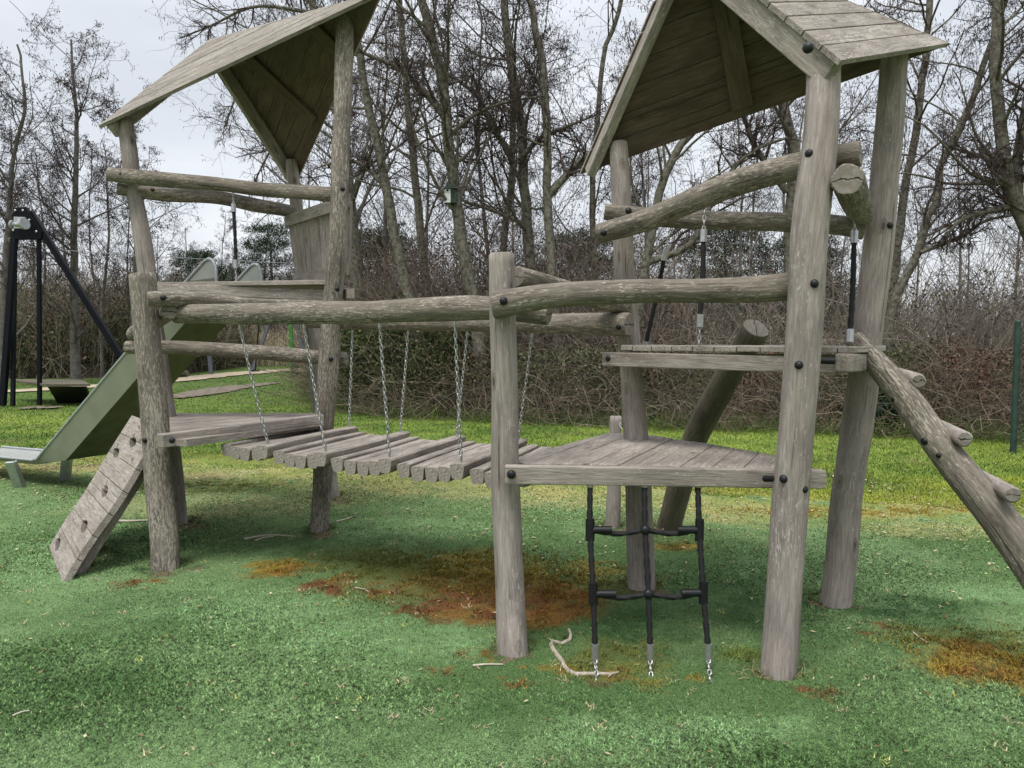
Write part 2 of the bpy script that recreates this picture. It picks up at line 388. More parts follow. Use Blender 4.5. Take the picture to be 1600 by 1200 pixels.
def spawn(nodes, radii, m_, t0, t1, lo, hi, ang, k, jit, up, rng, rk=.55, rend=.003, rmin=.003):
    n_, kk, _ = nodes.shape; L_ = np.linalg.norm(np.diff(nodes, axis=1), axis=2).sum(1)
    idx = np.repeat(np.arange(n_), m_); t = rng.uniform(t0, t1, len(idx)); q = t * (kk - 1); i0 = np.minimum(q.astype(int), kk - 2); fr = (q - i0)[:, None]
    p = nodes[idx, i0] * (1 - fr) + nodes[idx, i0 + 1] * fr; T = nrm(nodes[idx, i0 + 1] - nodes[idx, i0]); r = radii[idx, i0] * (1 - fr[:, 0]) + radii[idx, i0 + 1] * fr[:, 0]
    rv = nrm(np.cross(T, rng.normal(0, 1, T.shape))); a = rng.uniform(ang[0], ang[1], len(idx))[:, None]
    d = T * np.cos(a) + rv * np.sin(a); ln = L_[idx] * rng.uniform(lo, hi, len(idx)) * (1.15 - .55 * t)
    return walk(p, d, ln, k, jit, up, rng, np.maximum(r * rk, rmin), rend)
def make_tree_data(path, r0, r1, seed, limbs=26, t0=.25, spread=.3, dens=1.0, fine=.0024, side=None):
    rng = np.random.default_rng(seed)
    r0 *= .72; n0 = 30; ps = np.array([tuple(p) for p in catmull(path, n0)]); hgt = ps[-1, 2] - ps[0, 2]
    ps[3:-1] += np.cumsum(rng.normal(0, .018, (n0 - 4, 3)), axis=0) * np.array([1, 1, 0.2])
    t = np.linspace(0, 1, n0); rad = r1 + (r0 - r1) * (1 - t) ** 1.0; rad[0] *= 1.25
    nodes0 = ps[None]; rad0 = rad[None]
    l1 = spawn(nodes0, rad0, int(limbs * .78), t0, .99, spread * .6, spread * 1.25, (.55, 1.25), 9, .11, [0, .02, .05, .07, .07, .05, .02, 0, -.02], rng, .36, .007, .011)
    l2 = spawn(l1[0], l1[1], int(5.6 * dens), .12, 1, .3, .62, (.5, 1.1), 6, .2, .03, rng, .5, .0045, .006)
    l3 = spawn(l2[0], l2[1], int(7.5 * dens), .1, 1, .3, .65, (.5, 1.2), 5, .26, 0, rng, .6, fine, fine * 1.5)
    l4 = spawn(l3[0], l3[1], 4, .15, 1, .35, .8, (.5, 1.2), 3, .3, -.05, rng, .8, fine * .8, fine)
    tr = merge([tubes(nodes0, rad0, 12), tubes(l1[0], l1[1], 6)])
    # cones and catkins hang at the twig tips
    tips = np.concatenate([l4[0][:, -1], l3[0][:, -1]]); tips = np.concatenate([tips, tips + rng.normal(0, .06, tips.shape)])
    sel = rng.random(len(tips)) < .45; tips = tips[sel]; n_ = len(tips)
    cn_ = np.stack([tips, tips + rng.normal(0, .008, (n_, 3)) + np.array([0, 0, -1.]) * rng.uniform(.02, .06, (n_, 1))], 1)
    cr = np.stack([np.full(n_, fine * 3.0), np.full(n_, fine * 2.0)], 1)
    cr_ = merge([tubes(l2[0], l2[1], 4), tubes(l3[0], l3[1], 3), tubes(l4[0], l4[1], 3), tubes(cn_, cr, 3)])
    return tr, cr_
def tree(name, label, path, r0, r1, seed, bark='bark', cat='tree', group='bare trees at the edge of the wood', twig='twig', **kw):
    tr, cr = make_tree_data(path, r0, r1, seed, **kw)
    t = thing(name, label, cat, tuple(path[0]), group)
    npmesh('trunk', tr[0], tr[1], [M[bark]], t, smooth=True); npmesh('crown', cr[0], cr[1], [M[twig]], t)
    return t
def copy_tree(root, loc, rz, scale, label, group):
    r = root.copy(); COL.objects.link(r); r.location = loc; r.rotation_euler = (0, 0, rz); r.scale = (scale,) * 3; r['label'] = label; r['group'] = group
    for ch in list(root.children):
        c = ch.copy(); COL.objects.link(c); c.parent = r
    return r
# value noise for numpy
def vnoise(x, y, seed=0):
    xi = np.floor(x).astype(np.int64); yi = np.floor(y).astype(np.int64); xf = x - xi; yf = y - yi
    def h(a, b):
        n_ = (a * 374761393 + b * 668265263 + seed * 974711) & 0xffffffff; n_ = ((n_ ^ (n_ >> 13)) * 1274126177) & 0xffffffff; return ((n_ ^ (n_ >> 16)) & 0xffff) / 65535.0
    u = xf * xf * (3 - 2 * xf); v = yf * yf * (3 - 2 * yf)
    return (h(xi, yi) * (1 - u) + h(xi + 1, yi) * u) * (1 - v) + (h(xi, yi + 1) * (1 - u) + h(xi + 1, yi + 1) * u) * v
def fbm(x, y, s, seed=0, o=4):
    a = .5; r = 0; t = 0
    for i in range(o): r = r + a * vnoise(x * s, y * s, seed + i); t += a; a *= .55; s *= 2.1
    return r / t
def sst(a, b, x): t = np.clip((x - a) / (b - a), 0, 1); return t * t * (3 - 2 * t)
# ------------------------------------------------------------------ ground
BX = [-14, -6.5, -3.2, -1, 0, 1.5, 3, 5.5, 12]; BY = [9.9, 9.5, 9.1, 8.6, 8.2, 7.7, 7.0, 6.3, 6.0]
def edgeY(x): return np.interp(x, BX, BY)
PATCH = []; LIGHT = []   # moss patches and painted turf shade: centre, radii, colour, strength
def patch(px, py, rx, ry, kind, s=1.0):
    c = G(px, py); PATCH.append((c.x, c.y, rx * c.y / F, ry * c.y * c.y / (F * H), kind, s))
for a in ((750, 948, 120, 32, 'red', .95), (660, 955, 60, 12, 'red', .75), (720, 915, 150, 26, 'rust', .6), (600, 925, 30, 8, 'red', .7), (870, 935, 90, 40, 'rust', 1.0), (835, 960, 90, 30, 'rust', .9), (690, 900, 190, 42, 'olive', 1.0), (760, 890, 120, 35, 'gold', .62),
          (430, 890, 60, 16, 'gold', 1.0), (445, 895, 40, 9, 'rust', .9), (505, 920, 32, 12, 'red', 1.0), (540, 907, 26, 9, 'rust', 1.), (240, 910, 34, 9, 'rust', .9), (205, 914, 30, 9, 'red', .55), (600, 880, 160, 30, 'olive', .75),
          (1530, 1035, 135, 40, 'gold', .85), (1500, 1012, 70, 16, 'rust', .8), (1560, 1050, 80, 16, 'rust', .8), (1520, 1000, 120, 30, 'olive', .9), (1440, 1000, 60, 22, 'olive', .7), (1300, 1085, 26, 8, 'red', .9), (1062, 858, 32, 7, 'gold', 1.0), (1050, 852, 45, 12, 'olive', .6),
          (735, 1025, 34, 11, 'rust', .9), (760, 1030, 16, 8, 'gold', .9), (810, 1075, 20, 7, 'rust', .9), (700, 1055, 22, 5, 'red', .7), (905, 1050, 60, 22, 'olive', 1.0), (960, 1030, 90, 34, 'olive', .9), (880, 1050, 22, 9, 'gold', 1), (945, 1050, 30, 11, 'rust', .8),
          (1018, 1075, 24, 11, 'olive', 1.1), (1090, 1060, 20, 8, 'gold', .6), (1380, 985, 26, 6, 'red', .8), (960, 905, 80, 26, 'olive', .8), (930, 890, 50, 20, 'gold', .5), (320, 760, 150, 14, 'olive', .7), (500, 740, 260, 12, 'straw', 1.0), (150, 730, 200, 8, 'dirt', .9),
          (560, 710, 300, 8, 'gold', .65), (340, 790, 260, 25, 'straw', .55), (700, 760, 260, 22, 'straw', .75), (900, 775, 200, 22, 'straw', .7), (1000, 745, 160, 10, 'gold', .8), (1150, 800, 130, 22, 'straw', .75), (1330, 800, 260, 10, 'gold', .6), (1480, 830, 160, 14, 'straw', .6),
          (275, 745, 120, 10, 'dirt', .8), (760, 1110, 90, 30, 'moss', .6), (150, 1100, 260, 70, 'moss', .3), (500, 1150, 300, 50, 'moss', .2), (1440, 1020, 120, 60, 'moss', .5), (1150, 930, 180, 50, 'moss', .6), (950, 980, 150, 40, 'moss', .9), (540, 860, 260, 30, 'moss', .6), (1420, 950, 170, 26, 'moss', .8), (200, 960, 200, 50, 'moss', .35), (620, 1000, 230, 45, 'light', .9), (80, 880, 160, 60, 'light', .7), (380, 950, 200, 45, 'light', .9), (1100, 1140, 260, 45, 'light', .8), (300, 790, 130, 20, 'light', .6), (700, 830, 160, 20, 'light', .5), (1540, 930, 100, 22, 'light', .9), (1560, 1140, 200, 50, 'light', .4), (120, 1040, 200, 50, 'moss', .25)): patch(*a)  # moss entries under and beside the towers double as painted shade
for a in ((801,1026),(1215,1060),(1003,924),(1304,950),(259,893),(279,822),(497,834),(518,780),(957,828),(1042,828)): patch(a[0], a[1], 48, 13, 'moss', .95); patch(a[0] + 4, a[1] + 1, 34, 8, 'dirt', .8)  # moss ring paints contact shade around each post; dirt ring is soil
PC = dict(light=(.142, .235, .098), red=(.135, .056, .024), rust=(.17, .088, .024), gold=(.24, .165, .03), olive=(.115, .13, .035), straw=(.28, .27, .12), dirt=(.16, .12, .08), moss=(.04, .085, .028))  # the moss tone also serves as shade painted into the turf
def turf_color(x, y):
    x = np.asarray(x, float); y = np.asarray(y, float)
    a = fbm(x, y, .9, 3); b_ = fbm(x, y, 6, 9); c_ = fbm(x, y, 28, 21, 3)
    light = np.array([.135, .212, .088]); mid = np.array([.072, .128, .044]); t = sst(.34, .7, a * .6 + b_ * .24 + c_ * .16)[..., None]
    col = mid * t + light * (1 - t)
    yd = sst(5.2, 8.2, y)[..., None] * .35; col = col * (1 - yd) + np.array([.13, .2, .075]) * yd
    wx = (fbm(x, y, 5, 31) - .5) * .36 + (fbm(x, y, 26, 37, 3) - .5) * .12; wy = (fbm(x, y, 5, 41) - .5) * .36 + (fbm(x, y, 26, 47, 3) - .5) * .12
    order = ['light', 'moss', 'straw', 'dirt', 'olive', 'gold', 'rust', 'red']
    for kd in order:
        soft = kd in ('moss', 'light', 'straw', 'olive')
        for i, (cx, cy, rx, ry, k, s) in enumerate(PATCH):
            if k != kd: continue
            d = np.sqrt(((x + wx * 1.3 - cx) / rx) ** 2 + ((y + wy - cy) / ry) ** 2)
            brk = fbm(x + i, y, 11, 51, 2) * .55 + fbm(x + i, y, 46, 57, 3) * .45
            m_ = sst(1.1, .45, d) * s
            m_ = m_ * sst(.36, .56, brk + (.05 if soft else .12) * s + m_ * .12) if not soft else m_ * (.35 + .9 * sst(.3, .65, brk))
            m_ = np.clip(m_, 0, .95)[..., None]; pc = np.array(PC[kd])
            if kd in ('red', 'rust', 'gold'):
                w1 = sst(.5, .66, fbm(x, y, 9, 91, 3))[..., None]; w2 = sst(.55, .66, fbm(x, y, 14, 95, 3))[..., None]; pc = pc * (1 - w1 * .55) + np.array((.21, .12, .025)) * w1 * .55; pc = pc * (1 - w2 * .6) + np.array((.07, .075, .025)) * w2 * .6
                MASK.append(0)
            col = col * (1 - m_) + pc * m_
    ed = edgeY(x) - y + (fbm(x, y, 1.6, 111) - .5) * 1.4; me_ = (sst(1.9, .1, ed) * sst(.30, .62, fbm(x, y, 7, 113, 4) + sst(1.2, 0, ed) * .12))[..., None] * .85
    ec = np.array((.26, .25, .085)) * (1 - sst(.4, .6, fbm(x, y, 2.5, 117)))[..., None] + np.array((.17, .20, .05)) * sst(.4, .6, fbm(x, y, 2.5, 117))[..., None]
    return col * (1 - me_) + ec * me_
MASK = []
gx = np.concatenate([np.arange(-14, -5.5, .12), np.arange(-5.5, 5, .03), np.arange(5, 11, .12)]); nxg = len(gx)
ty = np.concatenate([np.linspace(-.5, .12, 12), np.linspace(.14, 1, 230)])
X = np.repeat(gx[:, None], len(ty), 1); Yb = edgeY(gx) + (fbm(gx, gx * 0, 2.0, 5) - .5) * .9 + (fbm(gx, gx * 0, 9, 6) - .5) * .25; Y = Yb[:, None] * ty[None, :]
Zt = .006 + (fbm(X, Y, 1.2, 60) - .5) * .012
Zt[:, -1] = -.03
V = np.stack([X, Y, Zt], -1).reshape(-1, 3); ids = np.arange(len(V)).reshape(nxg, len(ty))
Q = np.stack([ids[:-1, :-1], ids[1:, :-1], ids[1:, 1:], ids[:-1, 1:]], -1).reshape(-1, 4)
tag(npmesh('safety_turf', V, Q, [M['turf']], None, turf_color(V[:, 0], V[:, 1]), True), 'green artificial turf safety surface with moss patches', kind='structure')
# lawn reaching far out
def lawn_color(x, y):
    a = fbm(x, y, .35, 71); b_ = fbm(x, y, 2.2, 73); t = sst(.3, .7, .5 * a + .5 * b_)[..., None]
    c_ = np.array([.07, .12, .024]) * (1 - t) + np.array([.185, .245, .048]) * t
    far = sst(12, 24, y)[..., None]; c_ = c_ * (1 - far) + np.array([.075, .12, .03]) * far
    e = y - edgeY(x) + (fbm(x, y, 1.5, 75) - .5) * 1.2
    m_ = (sst(1.3, -.2, e) * sst(.35, .6, fbm(x, y, 5, 77)))[..., None]; c_ = c_ * (1 - m_) + np.array([.22, .21, .06]) * m_
    yl = (sst(2.2, 0.2, np.abs(e - 1.2)) * sst(1, 3, x) * sst(.4, .6, fbm(x, y, 1.1, 79)))[..., None] * .6; c_ = c_ * (1 - yl) + np.array([.25, .27, .03]) * yl
    dr = (sst(.64, .76, fbm(x, y, 3, 81)))[..., None] * .4; return c_ * (1 - dr) + np.array([.17, .14, .07]) * dr
lx = np.concatenate([[-200, -90, -50], np.arange(-32, 20, .2), [30, 60, 200]]); ly = np.concatenate([[-120, -30, 0], np.arange(5, 20, .1), np.arange(20, 60, .3), [80, 140, 300]])
LX, LY = np.meshgrid(lx, ly, indexing='ij'); LZ = -.02 + (fbm(LX, LY, .5, 61) - .5) * .03 * (np.abs(LX) < 40)
V = np.stack([LX, LY, LZ], -1).reshape(-1, 3); ids = np.arange(len(V)).reshape(LX.shape)
Q = np.stack([ids[:-1, :-1], ids[1:, :-1], ids[1:, 1:], ids[:-1, 1:]], -1).reshape(-1, 4)
tag(npmesh('lawn', V, Q, [M['soil']], None, lawn_color(V[:, 0], V[:, 1]), True), kind='structure')
def sheet(name, line, widths, m, z, seed):
    ps = catmull(line, 60); V = []; 
    for i, p in enumerate(ps):
        a = ps[min(i + 1, 59)] - ps[max(i - 1, 0)]; s = Vector((-a.y, a.x, 0)).normalized(); wd = np.interp(i / 59, np.linspace(0, 1, len(widths)), widths)
        for k in range(7):
            q = k / 6 - .5; jx = (mn.noise(Vector((i * .6, k * 3.1, seed))) * .35 if k in (0, 6) else 0); v = p + s * wd * (q * 1.0) + s * wd * jx * .6; V.append((v.x, v.y, z))
    Q = [[i * 7 + k, i * 7 + k + 1, (i + 1) * 7 + k + 1, (i + 1) * 7 + k] for i in range(59) for k in range(6)]
    return npmesh(name, V, Q, [m])
tag(sheet('path', [G(-420, 628), G(0, 612), G(140, 604), G(275, 594), G(370, 584), G(480, 577), G(600, 571)], [1.2, 1.2, 1.3, 1.5, 1.8, 2, 2], M['sand'], .014, 3), kind='structure')
PATHL = catmull([G(-420, 628), G(0, 612), G(140, 604), G(275, 594), G(370, 584), G(480, 577), G(600, 571)], 60)
tag(sheet('mud_patch', [G(262, 622), G(310, 615), G(360, 606), G(430, 598)], [.7, 1.3, 1.1, .5], M['mud'], .012, 9), kind='structure')
tag(sheet('mud_patch', [G(30, 639), G(55, 637), G(75, 637), G(98, 635)], [.2, .5, .5, .1], M['mud'], .012, 19), kind='structure')
# fibres of the turf, grass blades of the lawn
def blades(name, x, y, z, h, wd, col, lean, label, mat_='blade', seed=1):
    rng = np.random.default_rng(seed); n_ = len(x); a = rng.uniform(0, 2 * np.pi, n_); b_ = rng.uniform(0, 2 * np.pi, n_); base = np.stack([x, y, z], 1)
    s = np.stack([np.cos(a), np.sin(a), np.zeros(n_)], 1) * wd[:, None] / 2; top = base + np.stack([np.cos(b_) * h * lean, np.sin(b_) * h * lean, h], 1)
    V = np.stack([base - s, base + s, top], 1).reshape(-1, 3); Fc = np.arange(n_ * 3).reshape(-1, 3)
    return tag(npmesh(name, V, Fc, [M[mat_]], None, np.repeat(col, 3, 0)), label, 'grass', kind='stuff')
rng = np.random.default_rng(5)
n_ = 600000; u = rng.random(n_); y0, y1 = 1.9, 10.0; pw = -.9
yy = (y0 ** pw + u * (y1 ** pw - y0 ** pw)) ** (1 / pw); xx = rng.uniform(-1, 1, n_) * (.72 * yy + .6)
k = yy < edgeY(xx) + .1; xx = xx[k]; yy = yy[k]; n_ = len(xx); bc = turf_color(xx, yy) * rng.uniform(.5, 1.5, (n_, 1)) * (.28 + 1.75 * sst(.25, .85, vnoise(xx * 125, yy * 75, 7)) * sst(0, .5, vnoise(xx * 60, yy * 40, 8) + .25))[:, None]; pale = rng.random(n_) < .02; bc[pale] = np.array([.38, .42, .2]) * rng.uniform(.6, 1.2, (pale.sum(), 1))
dark_ = rng.random(n_) < .004; bc[dark_] = (.06, .035, .02)
blades('turf_fibres', xx, yy, np.full(n_, .004), rng.uniform(.004, .011, n_) * (.8 + yy * .08), (.0022 + .0009 * yy) * rng.uniform(.7, 1.3, n_), bc, 1.1, 'short green turf fibres and moss around the wooden posts')
n_ = 330000; u = rng.random(n_); y0, y1 = 6.2, 34.0; pw = -.9
yy = (y0 ** pw + u * (y1 ** pw - y0 ** pw)) ** (1 / pw); xx = rng.uniform(-1, 1, n_) * (.72 * yy + .6)
e = yy - edgeY(xx) + (fbm(xx, yy, 1.5, 75) - .5) * 1.3; k = (e > rng.uniform(-1.5, .4, n_))
pl = np.array([(p.x, p.y) for p in PATHL]); k &= ~((np.abs(yy - np.interp(xx, pl[:, 0], pl[:, 1])) < 1.3) & (yy > 20))
xx = xx[k]; yy = yy[k]; n_ = len(xx); e = e[k]
bc = lawn_color(xx, yy) * rng.uniform(.6, 1.55, (n_, 1)); hh = rng.uniform(.012, .034, n_) * np.clip(.5 + e * .4, .4, 1.1) * (1 + (rng.random(n_) < .02) * 1.2)
blades('lawn_grass', xx, yy, np.full(n_, -.02), hh, (.003 + .0011 * yy) * rng.uniform(.6, 1.3, n_), bc, .7, 'short rough lawn grass beyond the play area', seed=2)
# litter: straw, leaves, crumbs
n_ = 11000; yy = rng.uniform(2.2, 10.5, n_) ** 1; xx = rng.uniform(-1, 1, n_) * (.7 * yy + .4); nearE = sst(3.2, 0, np.abs(yy - edgeY(xx) + .9)); k = rng.random(n_) < (.12 + .9 * nearE); xx = xx[k]; yy = yy[k]; n_ = len(xx)
pal = np.array([(.10, .065, .035), (.36, .32, .2), (.05, .035, .022), (.22, .15, .08), (.42, .36, .22), (.07, .05, .03)])[rng.integers(0, 6, n_)] * rng.uniform(.7, 1.2, (n_, 1))
a = rng.uniform(0, np.pi, n_); ln_ = rng.uniform(.006, .022, n_) * (.5 + yy * .1); wd_ = rng.uniform(.003, .009, n_) * (.5 + yy * .1); c_ = np.stack([xx, yy, np.full(n_, .018)], 1)
d_ = np.stack([np.cos(a), np.sin(a), rng.uniform(-.15, .25, n_)], 1) * ln_[:, None]; s_ = np.stack([-np.sin(a), np.cos(a), rng.uniform(-.3, .3, n_)], 1) * wd_[:, None]
V = np.stack([c_ - d_, c_ + s_, c_ + d_, c_ - s_], 1).reshape(-1, 3)
tag(npmesh('leaf_litter', V, np.arange(n_ * 4).reshape(-1, 4), [M['scrub']], None, np.repeat(pal, 4, 0)), 'scattered dead leaves and straw bits on the turf', 'leaf litter', kind='stuff')
ncl = 260; cy_ = rng.uniform(2.0, 8.5, ncl); cx_ = rng.uniform(-1, 1, ncl) * .7 * cy_; n_ = ncl * 14; ii = np.repeat(np.arange(ncl), 14)
xx = cx_[ii] + rng.normal(0, .018, n_); yy = cy_[ii] + rng.normal(0, .018, n_); hue = np.array([(.48, .40, .24), (.42, .44, .14), (.5, .36, .26), (.38, .36, .2)])[rng.integers(0, 4, ncl)][ii] * rng.uniform(.6, 1.2, (n_, 1))
blades('straw_bits', xx, yy, np.full(n_, .008), np.full(n_, .012), rng.uniform(.003, .007, n_), hue, 1.6, 'small tufts of dry straw and yellow moss in the turf', seed=9)
# ================================================================== RIGHT TOWER
W2 = lambda m_: [M[m_], M['end_grain']]
def logpart(name, parent, pts, r, m_='post_wood', **kw):
    mb = MB(); log(mb, pts, r, **kw); return mb.build(name, W2(m_), parent)
def post(parent, pts, r, m_='post_wood', bolts=(), **kw):
    o = logpart('post', parent, pts, r, m_, **kw)
    for b_ in bolts: bolt_on(o, *b_)
    return o
def sunk(p): v = Vector(p); v.z = -.06; return v
RT = thing('play_tower', 'right wooden play tower with pitched board roof and rope net below', 'play tower', (.95, 4.0, 0))
post(RT, [sunk(G(801, 1022)), P(796, 850, 3.69), P(788, 600, 3.69), P(782, 396, 3.7)], [.075, .071, .065, .061], bolts=())
post(RT, [sunk(G(1215, 1056)), P(1232, 830, 3.42), P(1250, 600, 3.4), P(1262, 400, 3.4), P(1283, 200, 3.45), P(1287, 96, 3.52)], [.078, .076, .076, .077, .078, .07],
     bolts=((1264, 240), (1273, 443), (1248, 570), (1224, 748), (1257, 764)))
post(RT, [sunk(G(1003, 920)), P(996, 720, 4.62), P(982, 520, 4.6), P(971, 330, 4.58), P(967, 222, 4.6)], [.083, .078, .066, .06, .056])
post(RT, [sunk(G(1304, 946)), P(1330, 730, 4.33), P(1362, 480, 4.3), P(1385, 250, 4.3), P(1397, 84, 4.3)], [.085, .084, .08, .075, .07], bolts=((1391, 352),))
RF = []
def roof(parent, foot, other, apex, tip, battens, cam_side=1):
    """two triangular board panels meeting at a ridge from apex to tip"""
    ctr = (foot + other + tip) / 3
    for (ft, bt) in ((foot, battens[0]), (other, battens[1])):
        e = (tip - ft); Le = e.length; e = e / Le; nn = e.cross(apex - ft).normalized()
        if nn.z < 0: nn = -nn
        c_ = nn.cross(e); 
        if c_.dot(apex - ft) < 0: c_ = -c_
        ac = c_.dot(apex - ft); ax = e.dot(apex - ft); nb = max(4, round(ac / .125)); wd = ac / nb; mb = MB()
        pt = lambda u_, v_: ft + e * u_ + c_ * v_
        for i in range(nb):
            v0, v1 = i * wd + .0035, (i + 1) * wd - .0035
            x0a, x1a = ax * v0 / ac, Le + (ax - Le) * v0 / ac; x0b, x1b = ax * v1 / ac, Le + (ax - Le) * v1 / ac
            o_ = nn * rnd.uniform(0, .003)
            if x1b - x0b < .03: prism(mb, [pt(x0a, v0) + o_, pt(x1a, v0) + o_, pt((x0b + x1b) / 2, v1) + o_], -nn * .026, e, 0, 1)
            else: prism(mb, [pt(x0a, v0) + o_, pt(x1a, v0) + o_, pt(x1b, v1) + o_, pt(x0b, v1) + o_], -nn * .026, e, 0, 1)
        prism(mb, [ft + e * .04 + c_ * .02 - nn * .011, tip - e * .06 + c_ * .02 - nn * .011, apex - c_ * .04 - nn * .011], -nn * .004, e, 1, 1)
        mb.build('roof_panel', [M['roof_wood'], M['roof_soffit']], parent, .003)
        # gable rafter under the panel
        g = (apex - ft).normalized(); ins = .05; mb = MB(); q0 = ft + g * .02 + e * ins - nn * (.027 + .055); q1 = ft + g * ((apex - ft).length - .05) + e * ins - nn * (.027 + .055)
        beam(mb, q0, q1, .055, .11, nn); rf = mb.build('rafter', M['board_wood'], parent, .006); RF.append(rf)
        for fr_ in bt:
            uu_ = Le * fr_; vt = ac * (Le - uu_) / (Le - ax) if uu_ > ax else ac * uu_ / ax
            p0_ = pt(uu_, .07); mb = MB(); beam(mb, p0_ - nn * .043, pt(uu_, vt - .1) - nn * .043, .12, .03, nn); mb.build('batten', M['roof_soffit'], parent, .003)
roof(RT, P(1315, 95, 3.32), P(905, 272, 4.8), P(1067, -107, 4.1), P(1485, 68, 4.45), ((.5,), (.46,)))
bolt_at(RF[0], 1263, 75, 3.33, .024, (-.5, -.9, 0)); bolt_at(RF[1], 933, 228, 4.68, .018, (-.5, -.9, 0))
# rails
def rail(parent, pts, r, bolts=(), m_='beam_wood', **kw):
    o = logpart('rail', parent, pts, r, m_, **kw)
    for b_ in bolts: bolt_on(o, *b_)
    return o
rail(RT, [P(936, 366, 4.45), P(1010, 343, 4.3), P(1100, 306, 4.08), P(1180, 277, 3.85), P(1250, 258, 3.65), P(1345, 240, 3.5)], [.057, .062, .062, .066, .064, .056], ((943, 364),))
rail(RT, [P(944, 332, 4.56), P(1050, 343, 4.52), P(1200, 347, 4.4), P(1300, 352, 4.3), P(1352, 361, 4.24)], [.046, .053, .053, .053, .053], ((982, 329),))
rail(RT, [P(1325, 281, 3.28), P(1336, 305, 3.6), P(1343, 325, 3.9), P(1349, 337, 4.22)], [.067, .068, .066, .055])
rail(RT, [P(769, 479, 3.58), P(860, 464, 3.56), P(960, 458, 3.53), P(1080, 453, 3.5), P(1180, 450, 3.49), P(1240, 447, 3.5)], [.065, .058, .056, .054, .059, .063], ((787, 470),))
rail(RT, [P(806, 432, 3.8), P(860, 446, 4.05), P(920, 464, 4.3), P(975, 476, 4.55)], [.055, .05, .055, .055], ((831, 436),))
# lower platform
zl = .9
lp = [XZ(822, 3.72, zl), XZ(1212, 3.58, zl), XZ(1222, 3.95, zl), XZ(1100, 4.45, zl), XZ(1000, 4.9, zl), XZ(950, 4.95, zl), XZ(800, 3.88, zl), XZ(808, 3.76, zl)]
mb = MB(); deck(mb, lp, zl, .045, (.47, 1), .135, .003); PL = mb.build('platform', M['board_wood'], RT, .004)
mb = MB(); beam(mb, P(789, 741, 3.57), P(1287, 748, 3.56), .06, .085); J = mb.build('joist', M['board_wood'], RT, .006)
bolt_at(J, 799, 741, 3.535, .021)
mb = MB(); beam(mb, XZ(812, 3.8, .81), XZ(965, 4.85, .81), .06, .085); mb.build('joist', M['board_wood'], RT, .006)
mb = MB(); beam(mb, XZ(985, 4.8, .81), XZ(1245, 3.75, .81), .06, .085); mb.build('joist', M['board_wood'], RT, .006)
mb = MB(); tube(mb, [P(1195, 748, 3.5), P(1222, 748, 3.4)], .015, 10); mb.build('bolt_sleeve', M['black'], RT)
# upper platform
zu = 1.465
up_ = [XZ(970, 4.4, zu), XZ(1331, 3.55, zu), XZ(1385, 4.2, zu), XZ(1330, 4.5, zu), XZ(1010, 4.85, zu)]
mb = MB(); deck(mb, up_, zu, .03, (.62, 1), .12); mb.build('platform', M['board_wood'], RT, .004)
mb = MB(); beam(mb, P(944, 561, 4.46), P(1310, 571, 3.64), .05, .08); J = mb.build('joist', M['board_wood'], RT, .006); bolt_at(J, 951, 560, 4.42)
mb = MB(); beam(mb, P(1318, 567, 3.55), XZ(1372, 4.4, 1.375), .075, .085); mb.build('joist', M['board_wood'], RT, .008)
mb = MB(); beam(mb, XZ(1000, 4.72, 1.375), XZ(1375, 4.25, 1.375), .05, .08); mb.build('joist', M['board_wood'], RT, .006)
mb = MB(); tube(mb, [P(1268, 563, 3.58), P(1304, 564, 3.56)], .016, 10); mb.build('bolt_sleeve', M['black'], RT)
# ================================================================== LEFT TOWER
LT = thing('play_tower', 'left wooden play tower with kite shaped roof and slide at its back', 'play tower', (-2.3, 6.3, 0))
S_ = post(LT, [sunk(G(259, 889)), P(248, 750, 5.02), P(236, 580, 5.0), P(222, 428, 5.02)], [.09, .085, .083, .08], 'fleck_wood', ((226, 688),), rough=.06)
post(LT, [sunk(G(279, 818)), P(264, 690, 6.3), P(231, 440, 6.3), P(209, 300, 6.3), P(203, 250, 6.28), P(195, 188, 6.3)], [.08, .078, .075, .07, .062, .058], 'post_wood', (), rough=.07)
post(LT, [sunk(G(497, 830)), P(506, 690, 5.95), P(517, 520, 5.85), P(528, 350, 5.75), P(535, 180, 5.8), P(539, 22, 5.86)], [.067, .074, .074, .066, .066, .068], 'fleck_wood', ((535, 296), (527, 452), (517, 561)), rough=.06)
post(LT, [sunk(G(518, 776)), P(503, 650, 7.35), P(480, 450, 7.3), P(465, 330, 7.3), P(456, 250, 7.3)], [.08, .078, .07, .062, .056])
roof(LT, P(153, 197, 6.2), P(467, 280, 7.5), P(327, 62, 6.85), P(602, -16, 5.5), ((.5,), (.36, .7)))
rail(LT, [P(170, 273, 6.18), P(260, 281, 6.15), P(350, 289, 6.1), P(430, 299, 6.0), P(522, 303, 5.9)], [.056, .06, .052, .055, .055], ((190, 272),))
rail(LT, [P(183, 294, 6.26), P(260, 303, 6.4), P(340, 309, 6.7), P(400, 321, 6.95), P(455, 331, 7.2)], [.05, .055, .055, .06, .055], ((238, 297),))
rail(LT, [P(230, 466, 4.88), P(290, 467, 5.0), P(360, 473, 5.3), P(430, 477, 5.6), P(515, 478, 5.9)], [.048, .045, .048, .05, .045], ((255, 465),))
rail(LT, [P(265, 488, 4.95), P(238, 503, 5.6), P(208, 522, 6.25)], [.05, .055, .06])
rail(LT, [P(197, 543, 6.15), P(300, 544, 6.15), P(390, 549, 6.1), P(470, 556, 6.05), P(542, 561, 6.0)], [.052, .055, .055, .056, .052])
zu = 1.95
mb = MB(); deck(mb, [XZ(243, 6.15, zu), XZ(545, 5.85, zu), XZ(520, 6.9, zu), XZ(455, 7.4, zu), XZ(240, 6.6, zu)], zu, .035, (1.4, -.3), .13); mb.build('platform', M['board_wood'], LT, .004)
